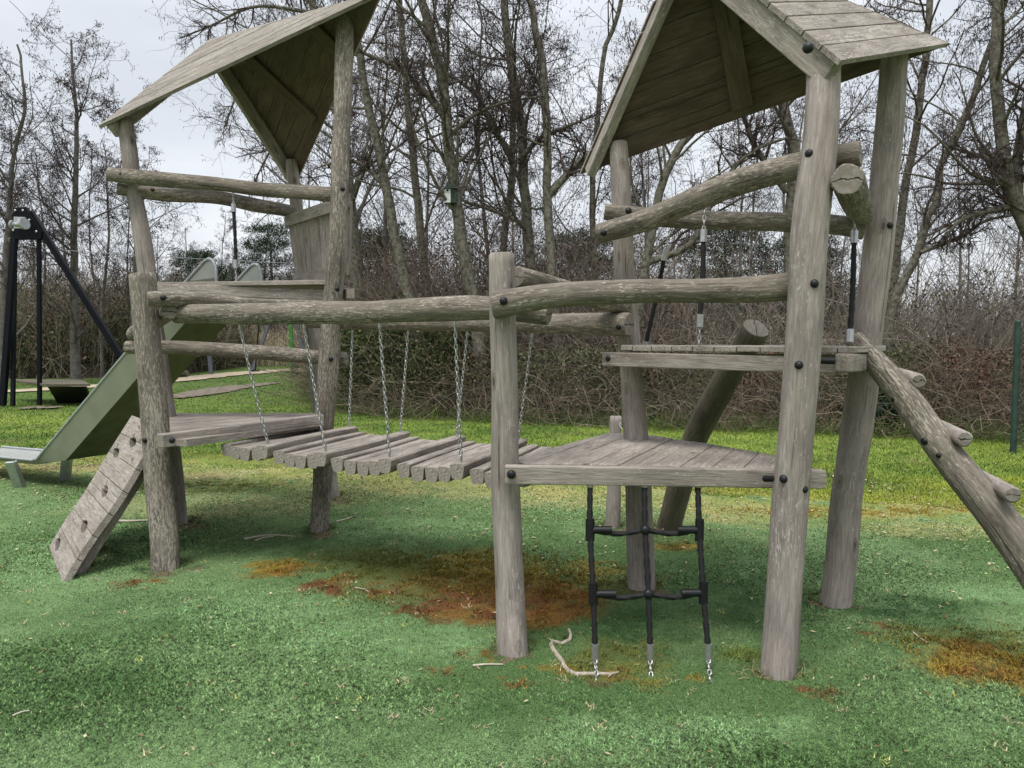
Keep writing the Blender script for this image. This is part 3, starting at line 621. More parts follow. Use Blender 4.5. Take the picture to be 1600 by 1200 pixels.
mb = MB(); beam(mb, P(246, 452, 6.12), P(516, 461, 5.98), .05, .085); mb.build('joist', M['board_wood'], LT, .006)
mb = MB(); beam(mb, P(548, 459, 5.8), P(480, 462, 7.3), .06, .075); mb.build('joist', M['board_wood'], LT, .006)
mb = MB(); beam(mb, P(254, 462, 6.4), P(470, 464, 7.3), .05, .085); mb.build('joist', M['board_wood'], LT, .006)
zl = .87
mb = MB(); deck(mb, [XZ(275, 4.86, zl), XZ(292, 4.84, zl), XZ(497, 5.82, zl), XZ(497, 6.6, zl), XZ(225, 6.6, zl), XZ(215, 5.7, zl), XZ(262, 5.0, zl)], zl, .045, (.72, .96), .13); mb.build('platform', M['board_wood'], LT, .004)
mb = MB(); beam(mb, P(250, 689, 4.82), P(502, 656, 5.8), .07, .085); J = mb.build('joist', M['board_wood'], LT, .006); bolt_at(J, 269, 688, 4.79, .02)
mb = MB(); beam(mb, XZ(238, 5.05, .78), XZ(232, 6.5, .78), .06, .085); mb.build('joist', M['board_wood'], LT, .006)
mb = MB(); beam(mb, XZ(240, 6.45, .78), XZ(500, 6.2, .78), .06, .085); mb.build('joist', M['board_wood'], LT, .006)
# slatted guard panel between the far and the near post
gp = thing_part = None
TLg, TRg, BLg, BRg = P(449, 338, 7.2), P(548, 303, 5.85), P(462, 440, 7.2), P(545, 420, 5.85)
gd = (TRg - TLg).normalized(); gn = Vector((gd.y, -gd.x, 0)).normalized(); gn = gn if gn.y < 0 else -gn
mb = MB(); nS = 11
for i in range(nS):
    a, b_ = (i + .1) / nS, (i + .9) / nS
    prism(mb, [TLg.lerp(TRg, a) + Vector((0, 0, -.05)), TLg.lerp(TRg, b_) + Vector((0, 0, -.05)), BLg.lerp(BRg, b_), BLg.lerp(BRg, a)], -gn * .022, (0, 0, 1))
GP = mb.build('guard_panel', M['board_wood'], LT, .003)
mb = MB()
for a0, a1, hh_ in ((TLg, TRg, .1), (BLg + Vector((0, 0, .05)), BRg + Vector((0, 0, .05)), .1)): beam(mb, a0 + gn * .014 - Vector((0, 0, .05)), a1 + gn * .014 - Vector((0, 0, .05)), .028, hh_)
mb.build('guard_rail', M['board_wood'], LT, .003)
# ================================================================== SUSPENSION BRIDGE
SB = thing('plank_bridge', 'chain hung plank bridge between the two wooden towers', 'bridge', (-.9, 5, 0))
def hb(pts, r, bolts=()):
    o = logpart('beam', SB, pts, r, 'beam_wood')
    for b_ in bolts: bolt_on(o, *b_)
    return o
nearB = hb([P(276, 490, 5.06), P(400, 491, 4.75), P(520, 488, 4.5), P(640, 485, 4.25), P(760, 481, 4.0), P(858, 492, 3.88)], [.062, .065, .066, .063, .064, .055])
farB = hb([P(478, 500, 6.1), P(600, 503, 5.65), P(740, 505, 5.15), P(860, 505, 4.75), P(984, 509, 4.44)], [.06, .062, .06, .06, .069], ((967, 511),))
n0_, n1_ = G(343, 688, .83), XZ(806, 3.98, .83); f0_, f1_ = G(482, 662, .83), XZ(885, 4.95, .83)
NP = 23; CH = (4, 9, 14, 19)
near_top = [(370, 508), (475, 506), (592, 504), (709, 502)]; far_top = [(549, 520), (634, 520), (733, 521), (833, 522)]
for i in range(NP):
    t = (i + .5) / NP; a = n0_.lerp(n1_, t); b_ = f0_.lerp(f1_, t); ph = ((i - 4) % 5) / 5; sag = -.03 * math.sin(math.pi * ph) if ph else .012
    sag -= .02 * math.sin(math.pi * t); d = (b_ - a).normalized(); ex = .05 if i in CH else rnd.uniform(-.012, .012)
    a = a - d * ex + Vector((0, 0, sag)); b_ = b_ + d * ex * .8 + Vector((0, 0, sag)); s = d.cross(Vector((0, 0, 1))).normalized()
    roll = math.cos(math.pi * ph) * -.25 if ph else 0; u_ = (Vector((0, 0, 1)) + s * roll * .6).normalized(); s = d.cross(u_).normalized()
    hw = .0415; ht = .082; prof = [(-hw + .008, 0), (hw - .008, 0), (hw, -.009), (hw - .009, -ht + .012), (hw - .018, -ht), (-hw + .018, -ht), (-hw + .009, -ht + .012), (-hw, -.009)]
    mb = MB(); o_ = Vector((rnd.uniform(0, 40), rnd.uniform(0, 40), rnd.uniform(0, 40))); ns = 10; V = []; GC = []
    Lg = (b_ - a).length; bend = rnd.uniform(-.006, .006)
    for q in range(ns + 1):
        c_ = a.lerp(b_, q / ns) + u_ * bend * math.sin(math.pi * q / ns)
        for (x_, y_) in prof: V.append(c_ + s * x_ + u_ * y_); GC.append(o_ + Vector((x_, y_, q / ns * Lg)))
    Fs = []
    for q in range(ns):
        for j in range(8): j2 = (j + 1) % 8; Fs.append([q * 8 + j, (q + 1) * 8 + j, (q + 1) * 8 + j2, q * 8 + j2])
    mb.add(V, Fs, 0, GC, False)
    for base_, rv in ((0, False), (ns * 8, True)):
        f = list(range(base_, base_ + 8)); mb.add([V[j] for j in f], [list(range(8)) if not rv else list(range(8))[::-1]], 1, [GC[j] - o_ + Vector((.03, .18, 0)) for j in f])
    mb.build('plank', [M['board_wood'], M['board_wood']], SB)
    if i in CH:
        k_ = CH.index(i)
        for (tp, tb, end, inn) in ((near_top[k_], nearB, a, d * .06), (far_top[k_], farB, b_, -d * .07)):
            ax_, ra_ = LOGS[tb]; dr = ray(*tp); c0 = min(zip(ax_, ra_), key=lambda q: abs((q[0].x / q[0].y) - dr.x / dr.y)); top = c0[0] - Vector((0, 0, c0[1] + .004))
            mb = MB(); bot = end + inn + Vector((0, 0, .012)); chain(mb, top, bot, .036, .0115, .0036, .012)
            for e_ in (top, bot):
                tube(mb, [e_ + Vector((0, 0, .025)), e_ - Vector((0, 0, .02))], .007, 8)
            mb.build('chain', M['steel'], SB)
# ================================================================== SLIDE
SL = thing('slide', 'steel slide running down from the left tower behind it', 'slide', tuple(G(120, 745)))
n_top = P(290, 440, 6.75); n_bot = P(57, 718, 7.75); dh = Vector((n_bot.x - n_top.x, n_bot.y - n_top.y, 0)).normalized(); pr = Vector((-dh.y, dh.x, 0)); pr = pr if pr.y > 0 else -pr; wS = .52
ent = n_top - dh * .35; ent.z = n_top.z + .02
fl0 = n_bot + dh * .05 - Vector((0, 0, .012)); fl1 = n_bot + dh * 1.5 - Vector((0, 0, .03))
ps = [ent] + [n_top.lerp(n_bot, k / 40) for k in range(41)] + [fl0, fl1]; nf = len(ps); mbI = MB(); mbU = MB()
def dd(i): return .035 if i > 40 else min(.24, .035 + (41 - i) * .04)
sec = []
for i, p in enumerate(ps):
    tt = (ps[min(i + 1, nf - 1)] - ps[max(0, i - 1)]).normalized(); up = pr.cross(tt); up = up if up.z > 0 else -up; D = dd(i)
    sec.append([p, p + pr * .03 - up * D, p + pr * (wS - .03) - up * D, p + pr * wS])
    sec[-1] += [q for q in (p - pr * .004, p + pr * .024 - up * (D + .012), p + pr * (wS - .024) - up * (D + .012), p + pr * (wS + .004))]
V = [q for s in sec for q in s[:4]]; Fs = [[i * 4 + j, i * 4 + j + 1, (i + 1) * 4 + j + 1, (i + 1) * 4 + j] for i in range(nf - 1) for j in range(3)]
mbI.add(V, Fs, 0); mbI.build('chute', M['slide_steel'], SL)
V = [q for s in sec for q in s[4:]]; Fs_side = [[i * 4 + j, i * 4 + j + 1, (i + 1) * 4 + j + 1, (i + 1) * 4 + j] for i in range(nf - 1) for j in (0, 2)]
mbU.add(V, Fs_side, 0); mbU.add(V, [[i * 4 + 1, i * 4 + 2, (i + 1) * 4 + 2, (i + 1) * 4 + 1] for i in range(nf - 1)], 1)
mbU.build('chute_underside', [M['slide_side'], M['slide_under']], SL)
for q in (0, 3): mb = MB(); tube(mb, [s[q] for s in sec[1:-2]], .014, 8); tube(mb, [sec[-2][q], sec[-1][q]], .014, 8); mb.build('side_rim', M['galv'], SL)
for q, sg in ((0, -1), (3, 1)):
    b0 = sec[0][q]; fw = dh; pts = [b0 - fw * .02 + Vector((0, 0, -.15)), b0 - fw * .02 + Vector((0, 0, .08)), b0 + fw * .03 + Vector((0, 0, .15)), b0 + fw * .1 + Vector((0, 0, .15)), n_top.lerp(n_bot, .08) + (pr * wS if q else Vector((0, 0, 0)))]
    pp = catmull(pts, 20); mb = MB(); tube(mb, pp, .015, 8); mb.build('side_rim', M['galv'], SL)
    low = sum(pp, Vector()) / len(pp); low.z -= .06; mb = MB(); mb.add(pp + [low], [[i, i + 1, len(pp)] for i in range(len(pp) - 1)] + [[len(pp) - 1, 0, len(pp)]], 0)
    o_ = mb.build('side_guard', M['slide_steel'], SL); sm_ = o_.modifiers.new('thick', 'SOLIDIFY'); sm_.thickness = .006
for (bx, by, tx, ty_) in ((32, 762, 15, 722), (99, 751, 104, 710)):
    b0 = G(bx, by); t0_ = P(tx, ty_, b0.y - .12); mb = MB(); beam(mb, b0 - Vector((0, 0, .04)), t0_, .09, .03, (0, 1, 0)); beam(mb, b0 + Vector((.035, .02, -.04)), t0_ + Vector((.035, .02, 0)), .02, .06, (0, 1, 0)); mb.build('leg', M['galv'], SL, .002)
# ================================================================== CLIMBING WALL
CW = thing('climbing_wall', 'slanted wooden climbing board with carved hand holes', 'climbing wall', tuple(G(100, 890)))
BLc, BRc = G(76, 856), G(96, 911); TLc = G(206, 649, .9); TRc = XZ(240, 5.1, .93)
TRc.y = 5.2; TRc = XZ(255, 5.25, .9)
uu = (BRc - BLc); vv = (TLc - BLc); nW = uu.cross(vv).normalized(); nW = nW if nW.y < 0 or nW.z > 0 else -nW
if nW.z < 0: nW = -nW
mb = MB(); NR = 7; NC = 14
def cwp(u_, v_):
    p = BLc.lerp(BRc, u_).lerp(TLc.lerp(TRc, u_), v_); e_ = (u_ - .5) * 2
    return p + uu.normalized() * (e_ * .012 * math.sin(v_ * 12 + (2 if e_ > 0 else 0)) * abs(e_)) + nW * (.003 * math.sin(v_ * 9))
NU, NV = 190, 224
HOLES = [(.5, .84, 1), (.22, .73, 1), (.56, .5, 2), (.64, .275, 0), (.22, .07, 1)]
Wd = uu.length; Ht = vv.length; uv = [[(a / NU, b / NV) for b in range(NV + 1)] for a in range(NU + 1)]
def open_(a, b):
    u_, v_ = (a + .5) / NU, (b + .5) / NV
    fr_ = (v_ * NR) % 1
    if (fr_ > .975) and .03 < v_ < .97: return True
    for hu, hv, kd in HOLES:
        x_ = (v_ - hv) * Ht; y_ = -(u_ - hu) * Wd; x_ -= y_ * .1
        t_ = (y_ + .12) / .24
        if 0 < t_ < 1:
            wd_ = .036 * math.sin(math.pi * t_ ** .8) ** .8
            if kd == 2 and t_ > .72 and abs(x_ - .004) < .008: continue
            if abs(x_) < wd_: return True
        if kd and 0 < x_ < .055 and .015 < y_ - x_ * .9 < .05: return True
    return False
ok = [[not open_(a, b) for b in range(NV)] for a in range(NU)]
vid = {}; V = []; GC = []; Fs = []; Fm = []
def vtx(a, b, lay):
    k_ = (a, b, lay)
    if k_ not in vid:
        vid[k_] = len(V); u_, v_ = a / NU, b / NV; V.append(cwp(u_, v_) - nW * (.04 * lay)); rr_ = int(min(v_ * NR, NR - .001)); GC.append((v_ * Ht + rr_ * 3.1, lay * .04 + rr_ * 7.7, u_ * Wd + rr_))
    return vid[k_]
for a in range(NU):
    for b in range(NV):
        if not ok[a][b]: continue
        Fs.append([vtx(a, b, 0), vtx(a + 1, b, 0), vtx(a + 1, b + 1, 0), vtx(a, b + 1, 0)]); Fs.append([vtx(a, b + 1, 1), vtx(a + 1, b + 1, 1), vtx(a + 1, b, 1), vtx(a, b, 1)])
        for da, db, e0, e1 in ((-1, 0, (a, b + 1), (a, b)), (1, 0, (a + 1, b), (a + 1, b + 1)), (0, -1, (a, b), (a + 1, b)), (0, 1, (a + 1, b + 1), (a, b + 1))):
            na, nb_ = a + da, b + db
            if na < 0 or nb_ < 0 or na >= NU or nb_ >= NV or not ok[na][nb_]: Fs.append([vtx(*e1, 0), vtx(*e0, 0), vtx(*e0, 1), vtx(*e1, 1)])
mb.add(V, Fs, 0, GC); wall = mb.build('climbing_board', M['board_wood'], CW)
mb = MB(); beam(mb, cwp(.84, .0) - nW * .082, cwp(.84, .97) - nW * .082, .05, .075, nW); mb.build('support', M['board_wood'], CW, .004)
mb = MB(); beam(mb, cwp(.2, .03) - nW * .082, cwp(.2, .97) - nW * .082, .05, .075, nW); mb.build('support', M['board_wood'], CW, .004)
# ================================================================== ROPES
RN = thing('rope_net', 'black climbing rope net hanging under the lower right platform', 'rope net', tuple(G(1016, 1068)))
tops = [P(922, 757, 3.56), P(1007, 757, 3.56), P(1090, 757, 3.56)]; slv = [P(930, 1018, 3.42), P(1016, 1018, 3.42), P(1107, 1018, 3.41)]; gr = [G(934, 1070), G(1018, 1064), G(1111, 1076)]
mids = [[(922, 828), (927, 928)], [(1008, 828), (1013, 928)], [(1093, 828), (1099, 926)]]
knots = []
for a, s, g, md in zip(tops, slv, gr, mids):
    k1, k2 = P(*md[0], 3.52), P(*md[1], 3.46); knots.append((k1, k2)); mb = MB(); rope(mb, [a, k1, k2, s], .0125); mb.build('rope', M['rope'], RN)
    mb = MB(); tube(mb, [s + Vector((0, 0, .035)), s - Vector((0, 0, .035))], .0165, 14); mb.build('sleeve', M['steel'], RN); mb = MB(); tube(mb, [a + Vector((0, 0, .02)), a - Vector((0, 0, .012))], .016, 12); mb.build('sleeve', M['steel'], RN)
    mb = MB(); chain(mb, s - Vector((0, 0, .03)), g - Vector((0, 0, .02)), .036, .0125, .004); mb.build('chain', M['steel'], RN)
for q in (0, 1):
    Lk, Ck, Rk = knots[0][q], knots[1][q], knots[2][q]
    for A_, B_ in ((Lk, Ck), (Rk, Ck)):
        md = (A_ + B_) / 2 - Vector((0, 0, .018)); mb = MB(); rope(mb, [A_, md, B_], .0115); mb.build('rope', M['rope'], RN)
        dxx = (B_ - A_).normalized(); mb = MB(); tube(mb, [A_ + Vector((0, 0, .05)), A_ - Vector((0, 0, .05))], .021, 12); tube(mb, [A_, A_ + dxx * .1], .0185, 12); mb.build('connector', M['black'], RN, .003)
    mb = MB(); hemi(mb, Ck, (0, -1, 0), .024); hemi(mb, Ck, (0, 1, 0), .024); mb.build('connector', M['black'], RN)
def hang(label, a, b_, ends=(1, 1), ch=.05):
    t = thing('guard_rope', label, 'rope', tuple(b_), 'single guard ropes hanging in the towers'); d = (a - b_).normalized(); a2 = a - d * ch * ends[0]; b2 = b_ + d * ch * ends[1]
    mb = MB(); rope(mb, [a2, (a2 + b2) / 2 + Vector((.004, 0, 0)), b2], .0125); mb.build('rope', M['rope'], t)
    for e_, p_, q_ in ((ends[0], a2, a), (ends[1], b2, b_)):
        mb = MB(); sg = (q_ - p_).normalized() if e_ else d; tube(mb, [p_ - sg * .035, p_ + sg * .03], .0185, 12); mb.build('sleeve', M['steel'], t)
        if e_: mb = MB(); chain(mb, p_ + sg * .02, q_, .034, .011, .0038); mb.build('chain', M['steel'], t)
hang('short black rope under the upper rail of the left tower', P(364, 300, 6.1), P(369, 437, 6.08), ch=.12)
hang('upright black rope in the middle of the right tower', P(1101, 328, 4.02), P(1092, 541, 4.0), ch=.13)
hang('black rope by the log ladder at the right tower corner', P(1336, 340, 3.95), P(1328, 524, 3.85), (1, 0), ch=.1)
hang('slanting black rope at the back of the right tower', P(1049, 352, 4.7), P(1008, 541, 4.75), (1, 0), ch=.18)
# ================================================================== LOG LADDER, LEANING LOG, STUMP
LL = thing('log_ladder', 'slanted log with peg rungs leading up to the right tower', 'ladder', tuple(G(1790, 1110)))
lg = logpart('stringer', LL, [P(1333, 528, 3.98), P(1400, 604, 3.8), P(1480, 712, 3.6), P(1560, 810, 3.42), P(1640, 925, 3.27), sunk(G(1790, 1110))], [.05, .068, .078, .08, .082, .085], 'beam_wood')
bolt_on(lg, 1445, 690); bolt_on(lg, 1467, 712, .014); bolt_on(lg, 1396, 625, .014)
for (a, b_) in (((1398, 582, 4.1), (1436, 597, 3.72)), ((1462, 664, 3.88), (1507, 684, 3.5)), ((1530, 745, 3.68), (1584, 774, 3.3)), ((1605, 838, 3.5), (1668, 868, 3.12))):
    mb = MB(); log(mb, [P(*a), P(*b_)], [.034, .036]); mb.build('rung', W2('post_wood'), LL)
lo = MB(); log(lo, [sunk(G(1042, 824)), P(1080, 700, 5.75), P(1130, 600, 5.35), P(1181, 512, 5.0)], [.095, .092, .092, .09])
tag(lo.build('leaning_log', W2('dark_wood')), 'thick dark leaning log with cut end behind the right tower', 'log')
st = thing('short_post', 'short round post standing on turf behind the right tower', 'post', tuple(G(957, 824)))
logpart('post', st, [sunk(G(957, 824)), P(962, 650, 6.1)], [.062, .046], 'post_wood')
mb = MB(); chain(mb, P(968, 660, 6.03), P(972, 672, 6.0)); mb.build('chain', M['steel'], st)
# ================================================================== FAR PLAY EQUIPMENT
ZL = thing('zip_line_frame', 'black steel zip line frame with start platform on the lawn', 'zip line', tuple(G(40, 632)))
Yz = G(40, 632).y
def bar(parent, name, a, b_, w_, m_='navy_steel', h_=None): mb = MB(); beam(mb, a, b_, w_, h_ or w_, (0, 1, 0)); return mb.build(name, M[m_], parent, .008)
bar(ZL, 'leg', G(4, 634), P(25, 335, Yz), .12); bar(ZL, 'leg', G(20, 634), P(24, 350, Yz + .5), .08); bar(ZL, 'leg', G(62, 633), P(61, 350, Yz), .08)
bar(ZL, 'brace', G(236, 632), P(48, 332, Yz), .13)
mb = MB(); prism(mb, [P(20, 325, Yz - .1), P(40, 323, Yz - .1), P(65, 362, Yz - .1), P(64, 374, Yz - .1), P(19, 374, Yz - .1)], (0, .12, 0), (0, 0, 1)); mb.build('top_plate', M['navy_steel'], ZL, .01)
mb = MB(); tube(mb, [P(20, 351, Yz - .25), P(38, 350, Yz - .4)], .055, 14); tube(mb, [P(36, 350, Yz - .38), P(39, 349, Yz - .4)], .13, 16); tube(mb, [P(20, 351, Yz - .25), P(22, 351, Yz - .27)], .1, 16); beam(mb, P(31, 339, Yz - .3), P(31, 357, Yz - .3), .25, .04, (0, 1, 0)); mb.build('winch', M['galv'], ZL)
mb = MB()
for q in ((24, 329), (36, 329), (46, 344), (57, 362), (21, 360)): hemi(mb, P(q[0], q[1], Yz - .1), (0, -1, 0), .03)
mb.build('bolt_cap', M['steel'], ZL)
mb = MB(); tube(mb, [P(45, 352, Yz), P(125, 393, Yz + 6), P(640, 420, Yz + 30)], .012, 6); mb.build('cable', M['galv'], ZL)
zp = thing('start_platform', 'low zip line start platform with black sides on the lawn', 'platform', tuple(G(100, 628)))
mb = MB(); a, b_, c_, d_ = P(8, 597, Yz + 1.2), P(125, 595, Yz + 1.2), P(140, 597, Yz - .3), P(70, 600, Yz - .3)
zt = G(105, 628).z + .52
mb = MB(); pol = [XZ(10, Yz + 1.6, .5), XZ(128, Yz + 1.4, .5), XZ(141, Yz - .4, .5), XZ(72, Yz - .5, .5)]; prism(mb, pol, (0, 0, -.05), (1, 0, 0)); mb.build('deck', M['dark_wood'], zp, .006)
mb = MB(); prism(mb, [XZ(74, Yz - .5, .44), XZ(133, Yz - .4, .44), XZ(143, Yz + .3, .0), XZ(90, Yz + .3, .0)], (0, .08, 0), (1, 0, 0)); mb.build('side_panel', M['black'], zp, .004)
SW = thing('swing_set', 'distant swing frame with green and grey poles beside the path', 'swing', tuple(G(440, 582)))
Ys = 36.0; top = P(452, 440, Ys)
for (bx, by, tx, m_, w_) in ((457, 582, 451, 'green_paint', .16), (482, 590, 450, 'grey_paint', .14), (394, 581, 443, 'grey_paint', .14)): bar(SW, 'pole', G(bx, by), P(tx, 440, G(bx, by).y), w_, m_)
bar(SW, 'top_bar', P(452, 442, 34.5), P(300, 452, 37.5), .14, 'grey_paint'); bar(SW, 'pole', G(330, 585), P(318, 450, G(330, 585).y), .14, 'grey_paint')
mb = MB(); tube(mb, [P(409, 446, 35.5), P(399, 578, 35.5)], .03, 6); beam(mb, P(392, 579, 35.5), P(405, 579, 35.5), .2, .05); mb.build('swing_seat', M['black'], SW)
bp = G(461, 583); mb = MB(); tube(mb, [bp, bp + Vector((0, 0, .85))], .16, 12); hemi(mb, bp + Vector((0, 0, .85)), (0, 0, 1), .16); tag(mb.build('litter_bin', M['dark_green_paint']), 'dark litter bin beside the green swing pole', 'bin')
lb = MB(); log(lb, [G(272, 588) + Vector((0, 0, .12)), G(293, 588) + Vector((0, 0, .12))], [.14, .14]); tag(lb.build('fallen_log', W2('dark_wood')), 'short log lying on the grass beyond the path', 'log')
# chain link fence on the right
FE = thing('chain_link_fence', 'dark green chain link fence at the right edge of the lawn', 'fence', tuple(G(1583, 706)))
f0 = G(1583, 706); fh = 1.72; fdir = Vector((.75, -.66, 0)).normalized()
for k_ in range(3): q = f0 + fdir * 2.4 * k_; mb = MB(); tube(mb, [q - Vector((0, 0, .05)), q + Vector((0, 0, fh))], .04, 10); hemi(mb, q + Vector((0, 0, fh)), (0, 0, 1), .04); mb.build('fence_post', M['fence_green'], FE)
mb = MB()
for k_ in range(3): tube(mb, [f0 + Vector((0, 0, .06 + .78 * k_)), f0 + fdir * 4.8 + Vector((0, 0, .06 + .78 * k_))], .004, 5)
s_ = -.0
while s_ < 6.4:
    for sg in (1, -1):
        a0, a1 = (s_ - 1.6, s_) if sg > 0 else (s_, s_ - 1.6); lo_, hi_ = 0.06, 1.66
        p0 = [a0, lo_]; p1 = [a1, hi_]
        def cl(pa, pb, x_): t = (x_ - pa[0]) / (pb[0] - pa[0]); return [x_, pa[1] + (pb[1] - pa[1]) * t]
        A, B = (p0, p1) if p0[0] < p1[0] else (p1, p0)
        if B[0] <= 0 or A[0] >= 4.8: continue
        if A[0] < 0: A = cl(A, B, 0)
        if B[0] > 4.8: B = cl(A, B, 4.8)
        tube(mb, [f0 + fdir * A[0] + Vector((0, 0, A[1])), f0 + fdir * B[0] + Vector((0, 0, B[1]))], .005, 3)
    s_ += .07
mb.build('wire_mesh', M['fence_green'], FE)
# ================================================================== WOOD EDGE, TREES, SCRUB
def gz(p): v = Vector(p); v.z = -.05; return v
def tpath(pts, Y, top=None, foot=None):
    ps = [P(a, b_, Y) for a, b_ in pts]; f = Vector(ps[0]); d = (ps[0] - ps[1]); base = ps[0] + d * (ps[0].z / max(.3, abs(d.z))) * .7; base.z = -.05
    if foot: base = G(foot[0], 530 + H * F / Y); base.z = -.05
    last = ps[-1] + (ps[-1] - ps[-2]).normalized() * 0; tp = Vector(ps[-1]); 
    if top: tp = ps[-1] + Vector((top[0], top[1], top[2]))
    return [base] + ps + ([tp] if top else [])
TREES = [
 ('tall bare tree leaning left, just right of the left tower roof', [(665, 560), (630, 440), (600, 290), (565, 110), (548, 20)], 15.6, (-.4, 0, 3), .17, .05, dict(limbs=26, t0=.3, spread=.26)),
 ('tree carrying the small bird box on its trunk', [(752, 560), (732, 440), (707, 257), (696, 147), (670, 37), (655, 0)], 15.2, (-.3, .3, 3.2), .20, .06, dict(limbs=30, t0=.3, spread=.27)),
 ('straight reddish trunk right behind the short middle post', [(850, 600), (828, 430), (813, 293), (809, 205), (798, 73), (794, 0)], 16.2, (.1, 0, 3), .19, .06, dict(limbs=28, t0=.28, spread=.27)),
 ('bare tree with a forked right limb behind the bridge end', [(880, 600), (862, 433), (853, 312), (850, 183), (843, 92), (829, 0)], 15.4, (-.2, 0, 3), .15, .05, dict(limbs=26, t0=.3, spread=.25)),
 ('slim dark trunk behind the middle post top', [(782, 480), (784, 389), (793, 275), (791, 110), (780, 10)], 17.5, (0, 0, 3), .14, .04, dict(limbs=26, t0=.3, spread=.25)),
 ('thin pale green tree left of the right tower roof', [(925, 560), (927, 436), (931, 275), (941, 147), (953, 73), (975, 0)], 16.5, (.4, 0, 2.5), .11, .035, dict(limbs=24, t0=.3, spread=.22)),
 ('forked alder under the right tower roof', [(985, 560), (1006, 426), (1030, 300), (1062, 230), (1100, 180), (1120, 90)], 14.6, (.5, 0, 2.5), .14, .05, dict(limbs=24, t0=.3, spread=.26)),
 ('twisting tree behind the front right tower post', [(1240, 560), (1230, 380), (1232, 250), (1213, 167), (1190, 60)], 15.0, (0, 0, 3), .2, .06, dict(limbs=26, t0=.32, spread=.28)),
 ('upright bare tree right of the back tower post', [(1385, 560), (1395, 420), (1407, 300), (1420, 225), (1432, 90), (1440, 0)], 15.5, (0, 0, 2.5), .14, .045, dict(limbs=22, t0=.35, spread=.26)),
 ('crooked s shaped alder on the right', [(1385, 560), (1400, 470), (1437, 395), (1447, 345), (1468, 310), (1473, 262), (1500, 200), (1530, 120)], 13.6, (.6, 0, 2), .12, .04, dict(limbs=22, t0=.35, spread=.3)),
 ('big pale alder at the right picture edge', [(1680, 560), (1640, 440), (1602, 350), (1572, 285), (1555, 200), (1548, 60)], 12.6, (0, 0, 2.5), .19, .06, dict(limbs=26, t0=.3, spread=.3)),
 ('large alder with the widest crown behind the left roof', [(560, 600), (560, 420), (545, 250), (520, 120), (490, 0)], 19.5, (-.5, 0, 3.5), .24, .07, dict(limbs=34, t0=.3, spread=.34)),
 ('tall crowned tree standing free above the black frame', [(118, 560), (117, 423), (119, 300), (120, 173), (112, 90)], 27.0, (0, 0, .6), .24, .03, dict(limbs=44, t0=.12, spread=.26, fine=.0042)),
 ('bare tree at the left picture edge', [(2, 560), (7, 390), (17, 240), (35, 165), (28, 100)], 25.0, (0, 0, .6), .18, .03, dict(limbs=38, t0=.12, spread=.26, fine=.0042)),
 ('short bare tree behind the left tower left post', [(205, 560), (212, 400), (215, 300), (208, 220)], 29.0, (0, 0, .7), .16, .03, dict(limbs=36, t0=.12, spread=.27, fine=.0042)),
 ('double stemmed tree behind the bird box tree', [(700, 560), (668, 440), (655, 300), (640, 160), (632, 0)], 18.5, (-.3, 0, 3), .17, .05, dict(limbs=28, t0=.28, spread=.27)),
]
tree_objs = []
for i, (lab, pts, Yt, top, r0, r1, kw) in enumerate(TREES):
    tree_objs.append(tree('alder_tree', lab, tpath(pts, Yt, top), r0, r1, 100 + i, bark='bark' if Yt < 24 else 'bark_far', dens=1.0 if Yt < 24 else .9, **kw))
# a second stem on three of the trees: long rising limbs seen in the photograph
def limb(parent, pts, Y, r0, r1, seed):
    ps = np.array([tuple(p) for p in catmull([P(a, b_, Y) for a, b_ in pts], 14)])[None]; rd_ = np.linspace(r0, r1, 14)[None]; rg = np.random.default_rng(seed)
    l2 = spawn(ps, rd_, 16, .1, 1, .2, .42, (.5, 1.1), 6, .2, .03, rg, .55, .006, .008); l3 = spawn(l2[0], l2[1], 6, .1, 1, .3, .65, (.5, 1.2), 5, .26, 0, rg, .6, .0035, .005); l4 = spawn(l3[0], l3[1], 4, .15, 1, .35, .8, (.5, 1.2), 3, .3, -.05, rg, .8, .003, .0035)
    a = tubes(ps, rd_, 8); npmesh('limb', a[0], a[1], [M['bark']], parent, smooth=True); a = merge([tubes(l2[0], l2[1], 4), tubes(l3[0], l3[1], 3), tubes(l4[0], l4[1], 3)]); npmesh('limb_twigs', a[0], a[1], [M['twig']], parent)
limb(tree_objs[1], [(698, 185), (660, 140), (620, 105), (560, 80)], 15.2, .085, .03, 1)
limb(tree_objs[1], [(700, 215), (740, 180), (790, 160), (850, 150)], 15.2, .05, .02, 2)
limb(tree_objs[3], [(858, 305), (890, 270), (920, 240), (960, 215), (1000, 160)], 15.4, .075, .03, 3)
limb(tree_objs[2], [(812, 250), (845, 215), (880, 200), (930, 180)], 16.2, .06, .02, 4)
limb(tree_objs[4], [(800, 240), (770, 200), (745, 150), (690, 110), (640, 95)], 17.5, .07, .025, 5)
limb(tree_objs[6], [(1012, 410), (1080, 380), (1120, 300), (1170, 240), (1230, 215)], 14.6, .07, .025, 6)
limb(tree_objs[7], [(1230, 300), (1180, 230), (1160, 180), (1120, 150)], 15.0, .08, .03, 7)
limb(tree_objs[9], [(1437, 395), (1500, 370), (1540, 345), (1590, 335)], 13.6, .04, .02, 8)
limb(tree_objs[10], [(1590, 320), (1545, 330), (1500, 345), (1470, 380)], 12.6, .06, .02, 9)
limb(tree_objs[10], [(1572, 285), (1545, 250), (1520, 240), (1490, 232)], 12.6, .06, .02, 10)
limb(tree_objs[10], [(1590, 320), (1590, 250), (1600, 180), (1620, 60)], 12.6, .09, .04, 11)
limb(tree_objs[0], [(600, 290), (570, 260), (540, 250), (500, 260)], 15.6, .05, .02, 12)
limb(tree_objs[11], [(500, 60), (430, 90), (380, 130), (350, 200)], 17.5, .05, .015, 13)
